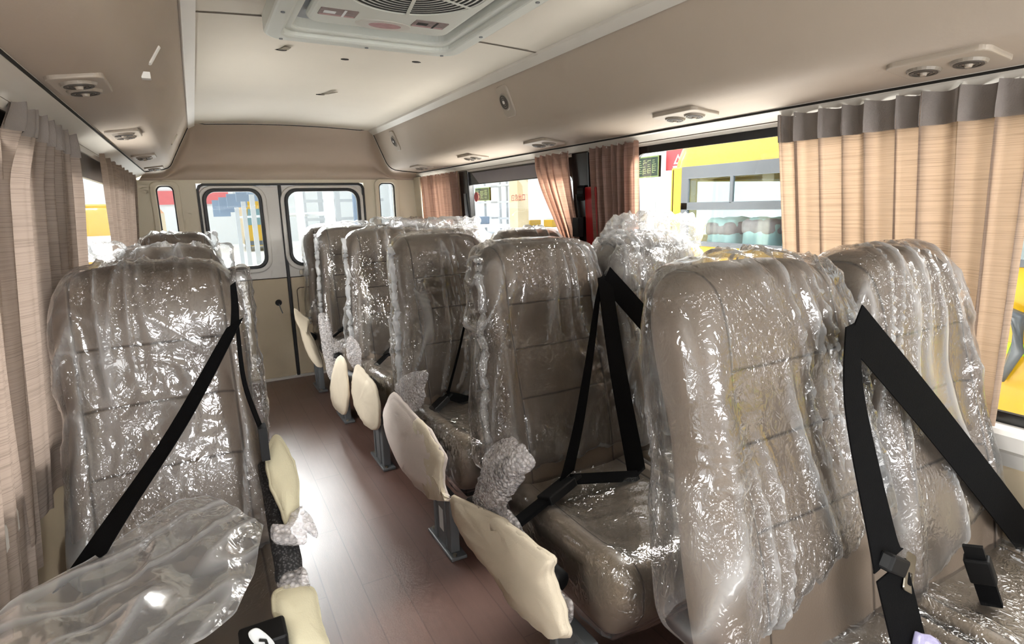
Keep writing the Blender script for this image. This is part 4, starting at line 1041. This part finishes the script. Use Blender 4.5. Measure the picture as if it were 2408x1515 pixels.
vsmp = [0, .3, .6, .9, .975]+[.975+.025*math.sin(k*PI/16) for k in range(1, 9)]
def roofg(u, v): return roof(u, vsmp[int(round(v*(len(vsmp)-1)))])
W3(MB().grid(roofg, 34, len(vsmp)), 'roof', 'yellow', smooth=True)
W3(MB().box(BX, BX+2, y1-.05, y1, -.25, 1.0).box(BX, BX+.25, y1-.05, y1, 1.0, 1.53).box(BX+1.75, BX+2, y1-.05, y1, 1.0, 1.53).box(BX+.25, BX+1.75, y1-.05, y1, 1.42, 1.56), 'rear_panel', 'yellow', bev=.02)
mb = MB(); mb.box(BX+1.94, BX+2, y0, y1, -.25, wz0); mb.box(BX+1.94, BX+2, y0, wy0, wz0, wz1)
for yy in (-1.4, 0, 1.4, 2.2, 2.95): mb.box(BX+1.94, BX+2, yy, yy+.22, wz0, wz1)
mb.box(BX+1.94, BX+2, y0, y1, 1.45, 1.53)
W3(mb, 'far_side_panel', 'buscream')
W3(MB().box(BX+.06, BX+1.94, y0, y1-.05, -.05, 0), 'bus_floor', 'busgrey')
# glazing: grey frame with sliding lights
fr = MB(); g0, g1 = 2.20, 3.298
x0, x1 = BX-.012, BX+.012
fr.box(x0, x1, wy0, g1, 1.435, 1.525); fr.box(x0, x1, wy0, g1, 1.205, 1.262); fr.box(x0, x1, wy0, g1, wz0-.005, .975)
fr.box(x0, x1, g1-.07, g1, .97, 1.44); fr.box(x0, x1, 2.815, 2.84, 1.25, 1.44); fr.box(x0, x1, 2.12, 2.20, .97, 1.44)
for yy in (1.2, 1.75, .2, -.8, -1.8): fr.box(x0, x1, yy, yy+.05, .97, 1.44)
W3(fr, 'window_frame', 'busgrey', bev=.004)
for (a, b_, c, d) in ((2.84, 3.24, 1.26, 1.437), (2.20, 2.815, 1.26, 1.437), (2.20, 3.24, .972, 1.207), (1.25, 2.12, .972, 1.437)):
    W3(MB().box(BX+.001, BX+.004, a, b_, c, d), 'pane', 'glass_t')
W3(MB().box(BX-.004, BX-.001, -2.8, 3.40, .53, .585), 'reflective_strip', 'lime')
W3(MB().box(BX-.004, BX+.05, -2.8, 3.42, -.27, .18), 'skirt', 'bplastic', bev=.03)
hd = MB().tube([(BX-.06, 1.20, .74), (BX-.05, 1.13, .72), (BX-.05, 1.12, .56), (BX-.02, 1.17, .40)], [.03, .035, .028, .012], 8); W3(hd, 'grab_handle', 'busgrey', smooth=True)
for yy in (2.6, -1.9):
    W3(MB().tube([(BX-.01, yy, GZ+.36), (BX+.25, yy, GZ+.36)], .36, 22), 'wheel', 'rubber')
# seats inside that bus
for i, y in enumerate((3.05, 2.72, 2.40, 1.2)):
    for j, xx in enumerate((BX+.28,)):
        s = empty('bus_seat', (xx, y, 0), 'film-wrapped seat inside the yellow bus, %s from its rear' % nth[i], 'seat', 'wrapped seats inside the yellow bus')
        vs, fs = rbox(.16, .12, .28, .05, 10, 8, 12); vs = displace(vs, fs, lambda v, n: .02*noise.noise(v*16+V((i*5, j, 0))))
        obj('wrapped_back', [v+V((0, 0, .86)) for v in vs], fs, 'paleblue', s)
        vs, fs = rbox(.165, .125, .06, .04, 8, 8, 6); obj('red_headrest', [v+V((0, 0, 1.06+.02*i)) for v in vs], fs, pbr('seat_red%d' % i, hexc(222, 186, 194), .4, .2, 20), s)
        MB().box(-.15, .15, -.1, .1, 0.001, .6).build('seat_base', 'busgrey', s)
# green notice boards and red sign hanging in the hall
def board(xs, c, w, h, lab, rows, cols):
    e = empty('notice_board', (xs, c[0], c[1]), lab, 'notice board')
    o = MB().box(-.01, .02, -w/2, w/2, -h/2, h/2).build('board_face', 'green', e)
    MB().ring([(-w/2, -h/2), (w/2, -h/2), (w/2, h/2), (-w/2, h/2)], [(-w/2+.012, -h/2+.012), (w/2-.012, -h/2+.012), (w/2-.012, h/2-.012), (-w/2+.012, h/2-.012)], 'x', -.016, .02).build('board_frame', 'greenframe', e)
    mb = MB(); rr = random.Random(int(xs*10+c[0]))
    for a in range(rows):
        z = h/2-.04-(h-.07)*a/rows
        for b_ in range(cols):
            yy = w/2-.03-(w-.06)*b_/cols; k = rr.random()
            if k > .15: mb.box(-.012, -.0095, yy-(w-.06)/cols*(.35+.5*k), yy, z-.006, z)
            if k > .6: mb.box(-.012, -.0095, yy-.008, yy, z-.022, z)
    mb.build('board_lettering', 'palelines', e)
    MB().tube([(0, -w/2+.03, h/2), (0, -w/2+.03, h/2+1.2)], .004, 5).tube([(0, w/2-.03, h/2), (0, w/2-.03, h/2+1.2)], .004, 5).build('hanging_wire', 'hallgrey', e)
board(4.5, (5.02, 1.65), .36, .225, 'green hanging board with pale lettering next to the yellow bus roof', 7, 4)
board(4.5, (9.25, 1.468), .56, .222, 'green hanging board seen through the sliding door window', 9, 3)
e2 = empty('red_sign', (4.6, 4.62, 1.70), 'red hanging sign with a white triangle between the green board and the yellow bus', 'sign')
MB().box(-.01, .01, -.22, .22, -.10, .13).build('sign_face', pbr('sign_red', hexc(205, 80, 86), .5), e2)
MB().ring([(.10, -.04), (-.02, -.04), (.04, .06)], [(.075, -.025), (.005, -.025), (.04, .035)], 'x', -.014, -.009).box(-.014, -.009, -.03, .11, -.075, -.06).build('sign_logo', 'white', e2)
# hall columns, cupboards and yellow crates seen through the right windows
for i, (x, y, w) in enumerate(((6.3, 11.16, .27), (7.9, 8.9, .22), (7.5, 16.5, .3))):
    tag(MB().box(x-w/2, x+w/2, y-w*.7, y+w*.7, GZ, 4).build('hall_column', 'buscream' if i == 0 else 'white'), ['broad cream hall column behind the exit lettering', 'white hall column left of the yellow bus', 'white hall column near the far green board'][i], 'column')
k = 0
for y, x in ((10.2, 7.6), (11.3, 7.7), (14.0, 7.8), (15.6, 7.9)):
    e3 = empty('storage_rack', (x, y, GZ), 'pale storage rack in the hall seen through the sliding door window, %s from the right' % nth[k], 'rack', 'storage racks in the hall'); k += 1
    mb = MB()
    for s in (-.5, .5): mb.box(-.03, .03, s-.03, s+.03, 0, 2.6)
    mb.build('uprights', 'hallgrey', e3)
    for z in (.6, 1.05, 1.5, 1.95, 2.4): MB().box(-.3, .05, -.5, .5, z, z+.05).build('shelf', 'hallgrey', e3)
wb = empty('work_bench', (6.85, 12.4, GZ), 'long white bench low in the sliding door window', 'bench')
MB().box(-.3, .3, -2.6, 2.6, 1.34, 1.40).build('bench_top', 'white', wb)
for yy in (-2.4, 0, 2.4): MB().box(-.25, .25, yy-.04, yy+.04, 0, 1.34).build('leg', 'hallgrey', wb)
for y, hw, h, mt, lab in ((10.62, .17, .16, 'yellow', 'wide yellow crate on the white bench seen through the sliding door window'), (11.45, .08, .14, 'yellow', 'narrow yellow crate on the white bench left of the wide one'), (14.15, .13, .2, 'hallblue', 'blue box on the far left end of the white bench')):
    tag(bevel(MB().box(6.7, 7.0, y-hw, y+hw, .781, .781+h).build('crate', mt), .015), lab, 'crate')
tag(MB().box(6.8, 7.2, 7.35, 7.75, GZ, 1.3).box(6.78, 6.8, 7.38, 7.72, .0, 1.26).build('white_cabinet', 'white'), 'white cabinet in the hall between the curtain and the yellow bus', 'cabinet')

# ------------------------------------------------------------------ light, world, camera
w = bpy.data.worlds.new('hall_light'); bpy.context.scene.world = w; w.use_nodes = True
nt = w.node_tree; bg = nt.nodes['Background']
tc = nt.nodes.new('ShaderNodeTexCoord'); sp = nt.nodes.new('ShaderNodeSeparateXYZ'); nt.links.new(tc.outputs['Generated'], sp.inputs[0])
rp = nt.nodes.new('ShaderNodeValToRGB'); rp.color_ramp.elements[0].position = .35; rp.color_ramp.elements[0].color = (.55, .56, .56, 1)
rp.color_ramp.elements[1].position = .62; rp.color_ramp.elements[1].color = (.97, .985, 1, 1)
mr = nt.nodes.new('ShaderNodeMapRange'); mr.inputs['From Min'].default_value = -1; nt.links.new(sp.outputs['Z'], mr.inputs['Value']); nt.links.new(mr.outputs[0], rp.inputs[0])
m2_ = nt.nodes.new('ShaderNodeMapRange'); m2_.inputs['From Min'].default_value = -.75; m2_.inputs['From Max'].default_value = .05; m2_.inputs['To Min'].default_value = .55; m2_.inputs['To Max'].default_value = 2.4
nt.links.new(sp.outputs['Y'], m2_.inputs['Value'])
nt.links.new(rp.outputs[0], bg.inputs[0]); nt.links.new(m2_.outputs[0], bg.inputs[1])

def area(name, loc_, rot, sx, sy, power, col=(1, 1, 1)):
    l = bpy.data.lights.new(name, 'AREA'); l.shape = 'RECTANGLE'; l.size = sx; l.size_y = sy; l.energy = power; l.color = col
    o = bpy.data.objects.new(name, l); C.objects.link(o); o.location = loc_; o.rotation_euler = rot; return o
# added fill lights in front, behind and beside the bus, brightening its interior
area('fill_lamp', (.65, -2.4, 1.9), (math.radians(88), 0, 0), 1.6, .5, 42)
area('fill_lamp', (.6, 7.6, 2.75), (math.radians(-68), 0, 0), 2.6, 1.9, 62).data.spread = math.radians(46)  # added behind the rear windows to throw a bright reflection on the floor
area('fill_lamp', (-2.4, 2.9, 2.3), (0, math.radians(-70), 0), 1.0, 3.2, 90, (1, .98, .95))
area('fill_lamp', (2.5, 1.0, 2.5), (0, math.radians(62), 0), .8, 4.0, 70, (1, .95, .88))
area('fill_lamp', (-2.2, .9, 2.0), (math.radians(76), 0, math.radians(-52)), 1.6, .8, 95, (1, .98, .95))
area('fill_lamp', (2.6, 2.0, 2.0), (math.radians(78), 0, math.radians(48)), 1.1, .9, 130, (1, .97, .93))
for zz_, w_ in ((1.72, 6), (1.35, 4)):  # unseen thin lamps added to put glints on the film
    area('glint_lamp', (.7, -2.6, zz_), (math.radians(90), 0, 0), 2.4, .07, w_)
area('glint_lamp', (-2.6, 1.0, 1.45), (math.radians(90), 0, math.radians(-75)), 2.6, .06, 14)  # further thin lamp added on the left for glints
# added lamps imitating bounce off the hall floor into the windows
area('bounce_fill', (-1.5, 3.0, -.2), (0, math.radians(-150), 0), 1.6, 3.0, 85, (1, .98, .95))
area('bounce_fill', (2.4, 2.6, -.1), (0, math.radians(150), 0), 1.0, 3.0, 90, (1, .97, .92))
area('bounce_fill', (.65, -1.9, -.2), (math.radians(140), 0, 0), 2.0, 1.2, 30)
area('bounce_fill', (.65, 6.2, -.1), (math.radians(-140), 0, 0), 2.0, 1.4, 90)

cam = bpy.data.cameras.new('camera'); co = bpy.data.objects.new('camera', cam); C.objects.link(co)
F = 1340.0
fx = V((455-1204, 500-757.5, F)).normalized()          # bus axis (+Y) in camera space (x right, y down, z forward)
xx = V((3725-1204, 417-757.5, F)); xx = (xx-fx*xx.dot(fx)).normalized()
zz = xx.cross(fx)
R = Matrix((xx, fx, zz))                                # rows: world axes in camera space
right = R @ V((1, 0, 0)); down = R @ V((0, 1, 0)); fwd = R @ V((0, 0, 1))
rot = Matrix((right, -down, -fwd)).transposed()
co.matrix_world = Matrix.Translation((0, 0, 1.28)) @ rot.to_4x4()
cam.sensor_width = 36; cam.lens = 36*F/2408; cam.clip_start = .02; cam.clip_end = 200
bpy.context.scene.camera = co
sc = bpy.context.scene
sc.view_settings.view_transform = 'Standard'; sc.view_settings.look = 'None'; sc.view_settings.exposure = .74
sc.cycles.max_bounces = 6; sc.cycles.transparent_max_bounces = 14; sc.cycles.diffuse_bounces = 3; sc.cycles.glossy_bounces = 2; sc.cycles.transmission_bounces = 2
sc.cycles.caustics_reflective = False; sc.cycles.caustics_refractive = False
sc.cycles.sample_clamp_indirect = 4
sc.cycles.use_adaptive_sampling = True; sc.cycles.adaptive_threshold = .12; sc.cycles.adaptive_min_samples = 10
